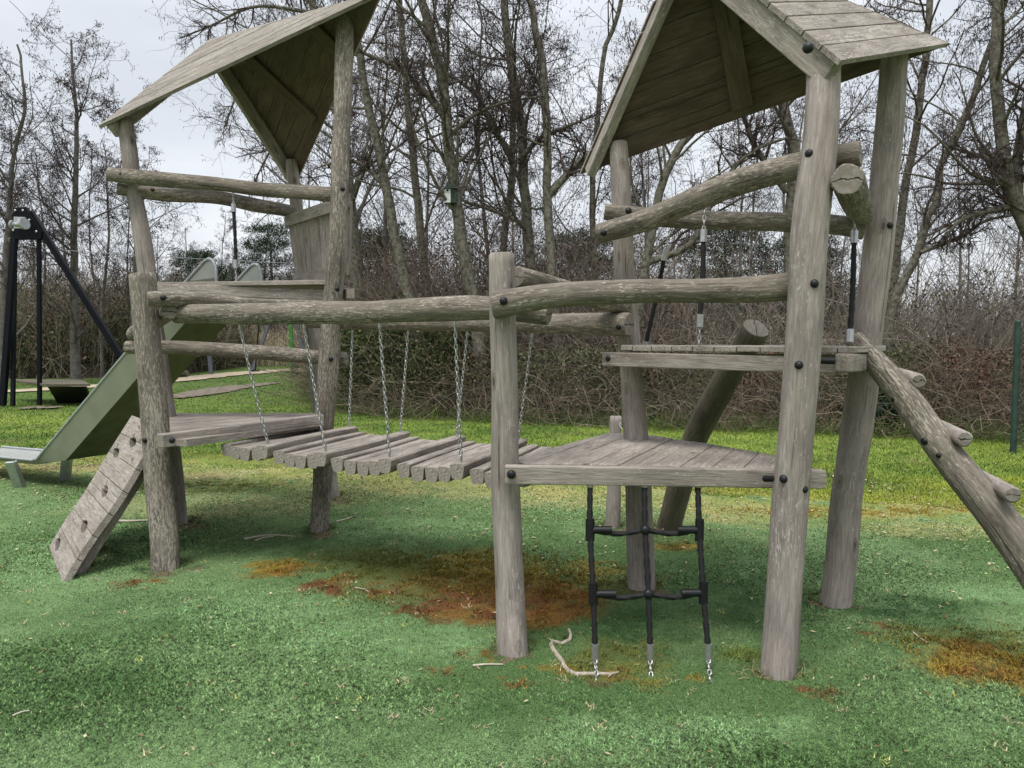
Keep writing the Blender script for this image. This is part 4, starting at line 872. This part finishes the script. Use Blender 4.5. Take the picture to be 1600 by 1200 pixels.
limb(tree_objs[11], [(490, 20), (400, 10), (330, 40), (280, 60)], 17.5, .05, .015, 14)
limb(tree_objs[11], [(520, 150), (450, 200), (420, 240), (390, 300)], 17.5, .05, .015, 15)
# background trees: copies of five kinds
protos = []
for i in range(5):
    r_ = np.random.default_rng(300 + i); h = 9.5 + i * .5; lean = r_.uniform(-.8, .8, 2)
    protos.append(make_tree_data([Vector((0, 0, -.05)), Vector((lean[0] * .3, 0, h * .3)), Vector((lean[0] * .5 + .2, lean[1] * .5, h * .65)), Vector((lean[0], lean[1], h))], .11, .02, 300 + i, limbs=26, t0=.22, spread=.24, dens=.8, fine=.0034))
proto_objs = []
bgs = []
rb = random.Random(11)
zones = [(-40, 230, 30, 42, 7, 'bare tree in the far wood behind the black zip line frame', 'far trees behind the zip line', .95),
         (240, 420, 45, 58, 5, 'low bare tree of the far wood seen under the left roof', 'far trees under the left roof', .85),
         (430, 720, 20, 34, 5, 'slender bare tree deep in the wood behind the left tower', 'trees deep in the wood behind the left tower', 1.05),
         (720, 1000, 19, 34, 4, 'slender bare tree deep in the wood behind the plank bridge', 'trees deep in the wood behind the bridge', 1.0),
         (1000, 1330, 18, 34, 6, 'slender bare tree deep in the wood behind the right tower', 'trees deep in the wood behind the right tower', .9),
         (1330, 1680, 17, 34, 6, 'slender bare tree deep in the wood right of the right tower', 'trees deep in the wood on the right', .85)]
idx = 0
for (p0, p1, ya, yb, cnt, lab, grp, scl) in zones:
    for k_ in range(cnt):
        px = p0 + (k_ + rb.random()) * (p1 - p0) / cnt; Y_ = rb.uniform(ya, yb); loc = Vector(((px - 800) / F * Y_, Y_, -.05)); pi = idx % 5; s_ = scl * rb.uniform(.85, 1.15)
        if idx < 5:
            tr, cr = protos[pi]; t = thing('bare_tree', lab, 'tree', (0, 0, 0), grp)
            npmesh('trunk', tr[0], tr[1], [M['bark_far']], t, smooth=True); npmesh('crown', cr[0], cr[1], [M['twig']], t); t.location = loc; t.rotation_euler = (0, 0, rb.uniform(0, 6.28)); t.scale = (s_,) * 3; proto_objs.append(t)
        else: copy_tree(proto_objs[pi], loc, rb.uniform(0, 6.28), s_, lab, grp)
        idx += 1
# pines
def pine(label, px, Y_, h, wd, seed):
    rg = np.random.default_rng(seed); b0 = Vector(((px - 800) / F * Y_, Y_, -.05)); t = thing('pine_tree', label, 'tree', tuple(b0))
    pts = np.array([[0, 0, 0], [.1, 0, h * .5], [0, .1, h]]) + np.array(b0); a = tubes(pts[None], np.array([[.2, .14, .04]]), 8); npmesh('trunk', a[0], a[1], [M['bark_far']], t, smooth=True)
    h *= 1.12; wd *= 1.25; nc = 420; z = rg.uniform(.3, 1, nc); rr = wd * np.sqrt(rg.random(nc)) * np.clip(1.25 - z, .15, 1) ** .6; an = rg.uniform(0, 6.28, nc); c_ = np.stack([rr * np.cos(an), rr * np.sin(an), z * h], 1) + np.array(b0)
    ii = np.repeat(np.arange(nc), 55); n2 = len(ii); p0 = c_[ii] + rg.normal(0, .16, (n2, 3)) * np.array([1.3, 1.3, .7]); d = rg.normal(0, 1, (n2, 3)) + [0, 0, .5]; d = nrm(d) * .16; s = nrm(np.cross(d, rg.normal(0, 1, (n2, 3)))) * .02
    V = np.stack([p0 - s, p0 + s, p0 + d], 1).reshape(-1, 3); npmesh('crown', V, np.arange(len(V)).reshape(-1, 3), [M['needles']], t)
pine('broad dark pine beyond the lawn under the left roof', 425, 48, 7.6, 2.4, 1); pine('smaller dark pine left of the slide top', 310, 52, 6.6, 2.2, 2)
pine('dark pine glimpsed left of the slanting rope', 905, 38, 6.0, 2.6, 3); pine('dark pine behind the middle of the right tower', 1130, 36, 6.3, 2.8, 4); pine('dark pine glimpsed between the right tower posts', 1250, 36, 5.6, 2.2, 5)
pine('wide dark evergreen behind the leaning bare tree', 590, 33, 5.4, 2.3, 6); pine('low dark pine beside the broad pine', 365, 54, 5.8, 2.2, 7)
# scrub: brambles, saplings, brushwood
EDGE = [(14, 9.3), (9, 10.9), (5, 12.6), (2, 13.4), (0, 14.2), (-2.4, 15.2), (-3.8, 17), (-5.6, 23), (-9, 37), (-12.5, 47)]
EDGEL = [(-15.5, 47), (-14.2, 38), (-14.5, 31.5), (-18, 29.5), (-36, 28.5)]
def along(E, n_, rg, bias=None):
    E = np.array(E, float); sl = np.linalg.norm(np.diff(E, axis=0), axis=1); wgt = sl / np.maximum(6, (E[:-1, 1] + E[1:, 1]) / 2) ** 1.0; k = rg.choice(len(sl), n_, p=wgt / wgt.sum()); t = rg.random(n_)[:, None]
    p = E[k] * (1 - t) + E[k + 1] * t; d = (E[k + 1] - E[k]) / sl[k][:, None]; nl = np.stack([d[:, 1], -d[:, 0]], 1); return p, nl
def scrub(name, label, E, n_, h, depth, pal, seed, k=6, jit=.22, up=-.05, r=(.005, .003), leaves=0, leafpal=None, leafsize=.03, zl=(0, 1), ang=.5, cat='undergrowth', side=3, dstart=0):
    rg = np.random.default_rng(seed); p, nl = along(E, n_, rg); 
    off = rg.random(n_)[:, None] ** 1.3 * depth + dstart + rg.normal(0, .15, (n_, 1)); q = p + nl * off
    dist = q[:, 1] / 14; st_ = np.stack([q[:, 0], q[:, 1], rg.uniform(-.05, h * .35, n_) * (rg.random(n_) < .5)], 1)
    d = np.stack([rg.normal(0, ang, n_), rg.normal(0, ang, n_), np.ones(n_)], 1); ln = h * rg.uniform(.35, 1.35, n_) * (.75 + .5 * fbm(q[:, 0], q[:, 1], .6, seed))
    nodes, rad = walk(st_, d, ln, k, jit, up, rg, np.full(n_, r[0]) * dist, r[1]); rad = np.maximum(rad, r[1] * dist[:, None]); nodes[:, :, 2] = np.abs(nodes[:, :, 2])
    V, Q = tubes(nodes, rad, side); pal = np.array(pal); c = pal[np.clip((fbm(q[:, 0], q[:, 1], .9, seed + 11, 3) - .3) / .4 * len(pal) + rg.normal(0, 1.1, n_), 0, len(pal) - 1).astype(int)] * rg.uniform(.7, 1.3, (n_, 1)); C = np.repeat(c, (k + 1) * side, 0)
    o = tag(npmesh(name, V, Q, [M['scrub']], None, C), label, cat, kind='stuff')
    if leaves:
        p, nl = along(E, leaves, rg); q = p + nl * (rg.random(leaves)[:, None] ** 1.2 * depth + dstart + rg.normal(0, .1, (leaves, 1))); hz = h * (zl[0] + (zl[1] - zl[0]) * rg.random(leaves) ** .8) * (.7 + .6 * fbm(q[:, 0], q[:, 1], .9, seed + 3))
        c0 = np.stack([q[:, 0], q[:, 1], hz], 1); sz = leafsize * (q[:, 1] / 14)[:, None] * rg.uniform(.5, 1.4, (leaves, 1)); a = nrm(rg.normal(0, 1, (leaves, 3))) * sz; b_ = nrm(np.cross(a, rg.normal(0, 1, (leaves, 3)))) * sz * .6
        V = np.stack([c0 - a, c0 + b_, c0 + a, c0 - b_], 1).reshape(-1, 3); lp_ = np.array(leafpal); cc = lp_[np.clip((fbm(q[:, 0], q[:, 1], .8, seed + 17, 3) - .3) / .4 * len(lp_) + rg.normal(0, 1.2, leaves), 0, len(lp_) - 1).astype(int)] * rg.uniform(.6, 1.3, (leaves, 1))
        tag(npmesh(name + '_leaves', V, np.arange(len(V)).reshape(-1, 4), [M['scrub']], None, np.repeat(cc, 4, 0)), label.replace('stems', 'leaves'), cat, kind='stuff')
BR = [(.15, .12, .09), (.21, .175, .135), (.12, .10, .075), (.29, .25, .19), (.15, .105, .08), (.11, .105, .07)]
LP = [(.14, .075, .05), (.09, .06, .042), (.16, .12, .085), (.075, .062, .04), (.05, .05, .03), (.09, .10, .045), (.05, .065, .028), (.12, .125, .07)]
GL = [(.06, .08, .03), (.085, .11, .04), (.11, .12, .05), (.13, .12, .07), (.045, .06, .025)]
# added backing mound inside each thicket: blocks daylight, dark colour paints shade in the gaps
def mound(E, depth, h, seed, name='thicket_backing'):
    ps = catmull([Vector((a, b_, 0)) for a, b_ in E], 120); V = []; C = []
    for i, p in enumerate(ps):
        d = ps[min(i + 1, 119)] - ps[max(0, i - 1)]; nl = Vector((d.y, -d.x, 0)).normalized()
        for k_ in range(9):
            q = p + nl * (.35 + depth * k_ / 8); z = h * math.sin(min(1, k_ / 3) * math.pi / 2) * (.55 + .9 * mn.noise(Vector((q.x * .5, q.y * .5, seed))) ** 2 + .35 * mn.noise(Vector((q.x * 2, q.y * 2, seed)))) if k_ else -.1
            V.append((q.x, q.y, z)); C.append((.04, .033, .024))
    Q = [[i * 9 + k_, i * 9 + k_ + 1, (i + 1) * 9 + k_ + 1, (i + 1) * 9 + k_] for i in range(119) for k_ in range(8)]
    tag(npmesh(name, V, Q, [M['soil']], None, np.array(C), True), 'added dark backing mound inside the thicket', 'undergrowth', kind='stuff')
mound(EDGE, 6, 1.35, 3); mound(EDGEL, 8, 2.3, 8)
scrub('bramble_thicket', 'loose arching bramble stems spilling onto the lawn', EDGE, 1100, 1.5, .5, [(.2, .15, .11), (.3, .25, .18), (.14, .1, .08)], 31, jit=.3, up=-.2, ang=.9, r=(.006, .003), dstart=-.25)
scrub('bramble_thicket', 'tangled brown bramble stems along the wood edge', EDGE, 17000, 1.35, 2.2, BR, 1, jit=.42, up=-.12, ang=.8, r=(.0042, .0022), leaves=130000, leafpal=LP, leafsize=.027, zl=(0, 1.0))
scrub('brushwood', 'dense upright brown brushwood stems behind the brambles', EDGE, 7500, 2.7, 5.5, [(.17, .14, .11), (.2, .17, .135), (.24, .2, .16), (.14, .12, .095)], 2, k=7, jit=.36, up=0.0, r=(.0065, .003), ang=.6, dstart=.6, leaves=16000, leafpal=[(.14, .105, .08), (.18, .14, .11), (.12, .10, .075), (.11, .115, .06)], leafsize=.03, zl=(.3, 1.0))
scrub('brushwood', 'high reddish brown brushwood stems between the bird box tree and the left tower', [(2.5, 14.6), (0, 15.4), (-2.4, 16.4), (-4.0, 18.5), (-5.6, 23)], 4200, 3.6, 4, [(.15, .105, .085), (.2, .15, .125), (.12, .09, .075), (.22, .18, .15)], 22, k=8, jit=.3, up=.02, r=(.006, .0028), ang=.4, dstart=.6, leaves=22000, leafpal=[(.13, .085, .07), (.1, .07, .055), (.16, .115, .09)], leafsize=.022, zl=(.2, 1.1))
scrub('sapling_thicket', 'tall fine sapling stems deeper in the wood', EDGE, 1800, 4.4, 8, [(.18, .15, .125), (.21, .18, .155), (.15, .13, .11)], 3, k=8, jit=.27, up=.04, r=(.009, .0035), ang=.45, dstart=2.5)
scrub('ivy_thicket', 'green leafed ivy stems between the bridge posts', [(-1.2, 14.9), (-3.5, 16.2), (-4.6, 19)], 900, 2.1, 1.5, GL, 4, leaves=26000, leafpal=GL, leafsize=.035, zl=(0.05, 1), dstart=-.1)
scrub('ivy_thicket', 'green leafed shrub stems behind the black frame', EDGEL, 3500, 2.6, 3, GL + BR, 5, leaves=26000, leafpal=GL + LP, leafsize=.034, zl=(0.05, 1))
scrub('brushwood', 'tall brown brushwood stems beyond the left lawn', EDGEL, 5000, 3.8, 9, [(.17, .145, .115), (.2, .17, .14), (.15, .13, .10), (.13, .125, .08)], 6, k=7, jit=.18, up=.05, r=(.008, .004), ang=.3, leaves=14000, leafpal=LP, leafsize=.03, zl=(.2, 1))
scrub('low_weeds', 'green weeds and long grass stems at the thicket foot', EDGE, 9000, .32, .9, [(.08, .13, .03), (.11, .16, .04), (.16, .17, .07), (.06, .1, .03)], 7, k=3, jit=.3, up=-.1, r=(.005, .002), ang=.6, dstart=-.45)
scrub('reeds', 'pale dry reeds far beyond the path', [(-9.5, 43), (-15.8, 44)], 2600, 1.5, 3, [(.45, .38, .24), (.38, .31, .2), (.5, .43, .3)], 8, k=3, jit=.06, up=0, r=(.006, .004), ang=.1, cat='reeds')
# far wood closing the horizon
rg = np.random.default_rng(77)
def farwood(name, label, Ya, Yb, n_, h0, h1, xa, xb, seed):
    rg = np.random.default_rng(seed); Y_ = rg.uniform(Ya, Yb, n_); px = rg.uniform(xa, xb, n_); s0 = np.stack([(px - 800) / F * Y_, Y_, rg.uniform(0, 1, n_) * h0 * .8], 1)
    nodes, rad = walk(s0, np.stack([rg.normal(0, .35, n_), rg.normal(0, .35, n_), np.ones(n_)], 1), rg.uniform(h0 * .3, h1 * .6, n_), 5, .22, .03, rg, np.full(n_, .018) * Y_ / 30, .008)
    rad = np.maximum(rad, .0002 * Y_[:, None]); l3 = spawn(nodes, rad, 5, .1, 1, .25, .6, (.4, 1.1), 3, .25, .05, rg, .6, .008, .008)
    V, Q = merge([tubes(nodes, rad, 3), tubes(l3[0], l3[1], 3)]); cN = np.array([(.17, .14, .125), (.2, .165, .145), (.15, .125, .11), (.24, .2, .185)])
    c1 = cN[rg.integers(0, 4, n_)]; C = np.concatenate([np.repeat(c1, 6 * 3, 0), np.repeat(c1[np.repeat(np.arange(n_), 5)], 4 * 3, 0)]); tag(npmesh(name, V, Q, [M['scrub']], None, C), label, 'wood', kind='stuff')
farwood('far_wood', 'brown far wood closing the view behind the play area', 32, 48, 3800, 3.0, 4.6, 480, 1750, 1)
farwood('far_wood', 'brown far wood beyond the left lawn', 44, 60, 3200, 4.0, 6.2, -250, 520, 2)
# holly bush on the right
rg = np.random.default_rng(12); hb0 = np.array([ (1387 - 800) / F * 12.4, 12.4, 0]); t = thing('evergreen_bush', 'small dark evergreen bush at the wood edge on the right', 'bush', tuple(hb0))
n_ = 9000; an = rg.normal(0, 1, (n_, 3)); c0 = hb0 + nrm(an) * (rg.random((n_, 1)) ** .45) * np.array([.42, .4, .55]) + [0, 0, .5]; c0[:, 2] = np.abs(c0[:, 2]); a = nrm(rg.normal(0, 1, (n_, 3))) * .03; b_ = nrm(np.cross(a, rg.normal(0, 1, (n_, 3)))) * .016
V = np.stack([c0 - a, c0 + b_, c0 + a, c0 - b_], 1).reshape(-1, 3); npmesh('foliage', V, np.arange(len(V)).reshape(-1, 4), [M['scrub']], t, np.repeat(np.array([(.02, .05, .03), (.03, .07, .04), (.015, .035, .025)])[rg.integers(0, 3, n_)], 4, 0))
a = tubes(np.stack([np.tile(hb0, (6, 1)), hb0 + rg.normal(0, .2, (6, 3)) * [1, 1, 0] + [0, 0, .7]], 1), np.full((6, 2), .012), 4); npmesh('stem', a[0], a[1], [M['limb_bark']], t)
# bird box
BBp = P(703, 305, 15.0); BB = thing('bird_box', 'white fronted green bird box nailed to a tree trunk', 'bird box', tuple(BBp))
mb = MB(); prism(mb, [BBp + Vector((x_, -.1, z_)) for x_, z_ in ((-.1, -.16), (.13, -.16), (.13, .1), (-.1, .1))], (0, .2, 0), (0, 0, 1)); mb.build('body', M['dark_green_paint'], BB, .004)
pf = [(-.095, -.155), (.02, -.155), (.02, .09)] + [(-.0375 + .0575 * math.cos(a_), .09 + .05 * math.sin(a_)) for a_ in (.5, 1.0, 1.57, 2.1, 2.6)] + [(-.095, .09)]
mb = MB(); prism(mb, [BBp + Vector((x_ , -.112, z_)) for x_, z_ in pf], (0, .011, 0), (0, 0, 1)); mb.build('front_panel', M['white_paint'], BB)
mb = MB(); prism(mb, [BBp + Vector((x_, -.16, z_)) for x_, z_ in ((-.12, .1), (-.03, .17), (.06, .17), (.15, .1))], (0, .3, 0), (0, 1, 0)); mb.build('lid', M['dark_green_paint'], BB, .004)
mb = MB(); prism(mb, [BBp + Vector((-.0375 + .022 * math.cos(k_ * .524), -.115, .07 + .022 * math.sin(k_ * .524))) for k_ in range(12)], (0, .003, 0), (0, 0, 1)); mb.build('entrance_hole', M['black'], BB)
# white house glimpsed behind the wood
wh = thing('white_building', 'low white building glimpsed through the wood behind the right tower', 'building', ((1060 - 800) / F * 44, 44, 0)); 
x0 = (1035 - 800) / F * 44; mb = MB(); prism(mb, [(x0, 44, 0), (x0 + 11.5, 44, 0), (x0 + 11.5, 44, 3.2), (x0, 44, 3.2)], (0, 4, 0), (1, 0, 0)); mb.build('wall', M['white_paint'], wh)
mb = MB(); prism(mb, [(x0 - .3, 43.6, 3.2), (x0 + 11.8, 43.6, 3.2), (x0 + 11.8, 46, 4.0), (x0 - .3, 46, 4.0)], (0, 0, .12), (1, 0, 0)); mb.build('roof', M['grey_paint'], wh)
for k_ in range(4): mb = MB(); xw = x0 + 1 + k_ * 2.7; prism(mb, [(xw, 43.96, 1.6), (xw + 1.2, 43.96, 1.6), (xw + 1.2, 43.96, 2.7), (xw, 43.96, 2.7)], (0, .03, 0), (1, 0, 0)); mb.build('window', M['glass'], wh)
# ================================================================== SMALL THINGS ON THE GROUND
def gpt(px, py, z=.012): v = G(px, py, z); return v
br = thing('fallen_branch', 'crooked pale branch lying on the turf by the rope net', 'branch', tuple(gpt(900, 1045)))
mb = MB(); log(mb, [gpt(888, 983, .03), gpt(891, 996, .02), gpt(880, 1004), gpt(862, 1001), gpt(866, 1015), gpt(878, 1030), gpt(884, 1043), gpt(900, 1053), gpt(925, 1052), gpt(950, 1053), gpt(968, 1050)], [.008, .009, .010, .011, .012, .012, .012, .011, .010, .008, .005], seg=8, wob=.004, rough=.15, round_end=.002); mb.build('stem', [M['dead_branch'], M['dead_branch']], br)
for (a, b_) in (((901, 1053), (903, 1058)), ((958, 1051), (950, 1058)), ((863, 1002), (858, 997))): mb = MB(); tube(mb, [gpt(*a), gpt(*b_)], [.005, .002], 6); mb.build('side_twig', M['dead_branch'], br)
def stick(label, pts, r, m_='stick', name='stick', cat='stick'):
    mb = MB(); tube(mb, [gpt(*p, .014) for p in pts], [r, r * .5], 6, step=.02); tag(mb.build(name, M[m_]), label, cat)
stick('straight pale stick left of the middle post foot', [(739, 1040), (760, 1038), (786, 1038)], .006)
stick('long dry grass stalk on the turf under the bridge', [(382, 842), (410, 837), (432, 836), (460, 838)], .01, name='grass_stalk', cat='dry grass')
stick('short forked dry stalk beside the long one under the bridge', [(398, 845), (412, 840), (428, 838)], .007, name='grass_stalk', cat='dry grass')
stick('pale straw right of the near left tower post foot', [(525, 815), (540, 811), (555, 806)], .008, name='grass_stalk', cat='dry grass')
stick('pale flat stick lying behind the leaning climbing board', [(180, 814), (205, 814), (232, 813)], .013)
stick('little pale stick on the orange moss at the right', [(1427, 988), (1438, 997), (1450, 1004)], .004)
stick('thin dark twig on the red moss patch', [(555, 918), (570, 921), (576, 925)], .005, 'dead_branch')
stick('short dark twig in the left foreground turf', [(20, 1118), (34, 1112), (46, 1110)], .004)
# moss and grass clumps at post feet
def clump(label, px, py, rx, ry, n_, h, pal, seed, name='grass_tuft'):
    rg = np.random.default_rng(seed); c0 = G(px, py); x = c0.x + rg.normal(0, rx, n_); y = c0.y + rg.normal(0, ry, n_); a = rg.uniform(0, 6.28, n_); hh = h * rg.uniform(.4, 1.2, n_)
    nodes, rad = walk(np.stack([x, y, np.full(n_, .0)], 1), np.stack([np.cos(a) * .8, np.sin(a) * .8, np.ones(n_)], 1), hh, 4, .3, -.22, rg, np.full(n_, .0014), .0007); V, Q = tubes(nodes, rad, 3); pal = np.array(pal)
    tag(npmesh(name, V, Q, [M['scrub']], None, np.repeat(pal[rg.integers(0, len(pal), n_)] * rg.uniform(.7, 1.3, (n_, 1)), 15, 0)), label, 'grass tuft')
rg = np.random.default_rng(50); xs = []; ys = []
for (px, py, r_) in ((801, 1020, .085), (1215, 1054, .09), (1003, 918, .09), (1304, 944, .095), (259, 888, .1), (279, 816, .09), (497, 829, .08), (518, 775, .09), (957, 824, .07), (1042, 823, .1), (84, 880, .3)):
    c0 = G(px, py); m_ = 260; a_ = rg.uniform(0, 6.28, m_); q_ = r_ + np.abs(rg.normal(0, .025, m_)); xs.append(c0.x + np.cos(a_) * q_); ys.append(c0.y + .06 + np.sin(a_) * q_)
xs = np.concatenate(xs); ys = np.concatenate(ys); n_ = len(xs)
blades('post_foot_grass', xs, ys, np.zeros(n_), rg.uniform(.012, .045, n_), rg.uniform(.004, .008, n_), np.array([(.10, .15, .04), (.2, .19, .09), (.06, .09, .03), (.13, .10, .05)])[rg.integers(0, 4, n_)] * rg.uniform(.6, 1.2, (n_, 1)), .8, 'little weeds and moss growing at the feet of the posts', seed=51)
xs = []; ys = []; cs = []
for (cx, cy, rx, ry, k_, s_) in PATCH:
    if k_ not in ('red', 'rust', 'gold', 'olive'): continue
    m_ = int(min(9000, 26000 * rx * ry)); x_ = cx + rg.normal(0, .5, m_) * rx; y_ = cy + rg.normal(0, .5, m_) * ry; kp = fbm(x_, y_, 12, 121, 3) > .5; xs.append(x_[kp]); ys.append(y_[kp]); cs.append(np.tile(np.array(PC[k_]), (kp.sum(), 1)))
xs = np.concatenate(xs); ys = np.concatenate(ys); cs = np.concatenate(cs) * rg.uniform(.45, 1.7, (len(xs), 1)); n_ = len(xs)
blades('moss_tufts', xs, ys, np.full(n_, .004), rg.uniform(.008, .024, n_), rg.uniform(.004, .009, n_), cs, 1.0, 'raised tufts of rusty and golden moss on the turf', seed=52)
clump('green mossy tuft left of the front right post foot', 1162, 1028, .06, .035, 1200, .05, [(.16, .22, .05), (.22, .27, .08), (.11, .17, .04)], 1)
clump('dry straw tuft around the front right post foot', 1208, 1058, .08, .02, 300, .06, [(.38, .34, .2), (.28, .26, .13), (.2, .22, .08)], 2)
clump('small tuft at the back left post foot of the right tower', 985, 915, .06, .03, 350, .06, [(.2, .24, .08), (.3, .3, .15)], 3)
clump('mossy tuft around the middle chain anchor of the net', 1018, 1070, .035, .02, 500, .03, [(.2, .22, .05), (.28, .22, .06)], 4)
clump('brown tuft around the left chain anchor of the net', 934, 1073, .03, .015, 300, .025, [(.14, .08, .04), (.2, .16, .08)], 5)
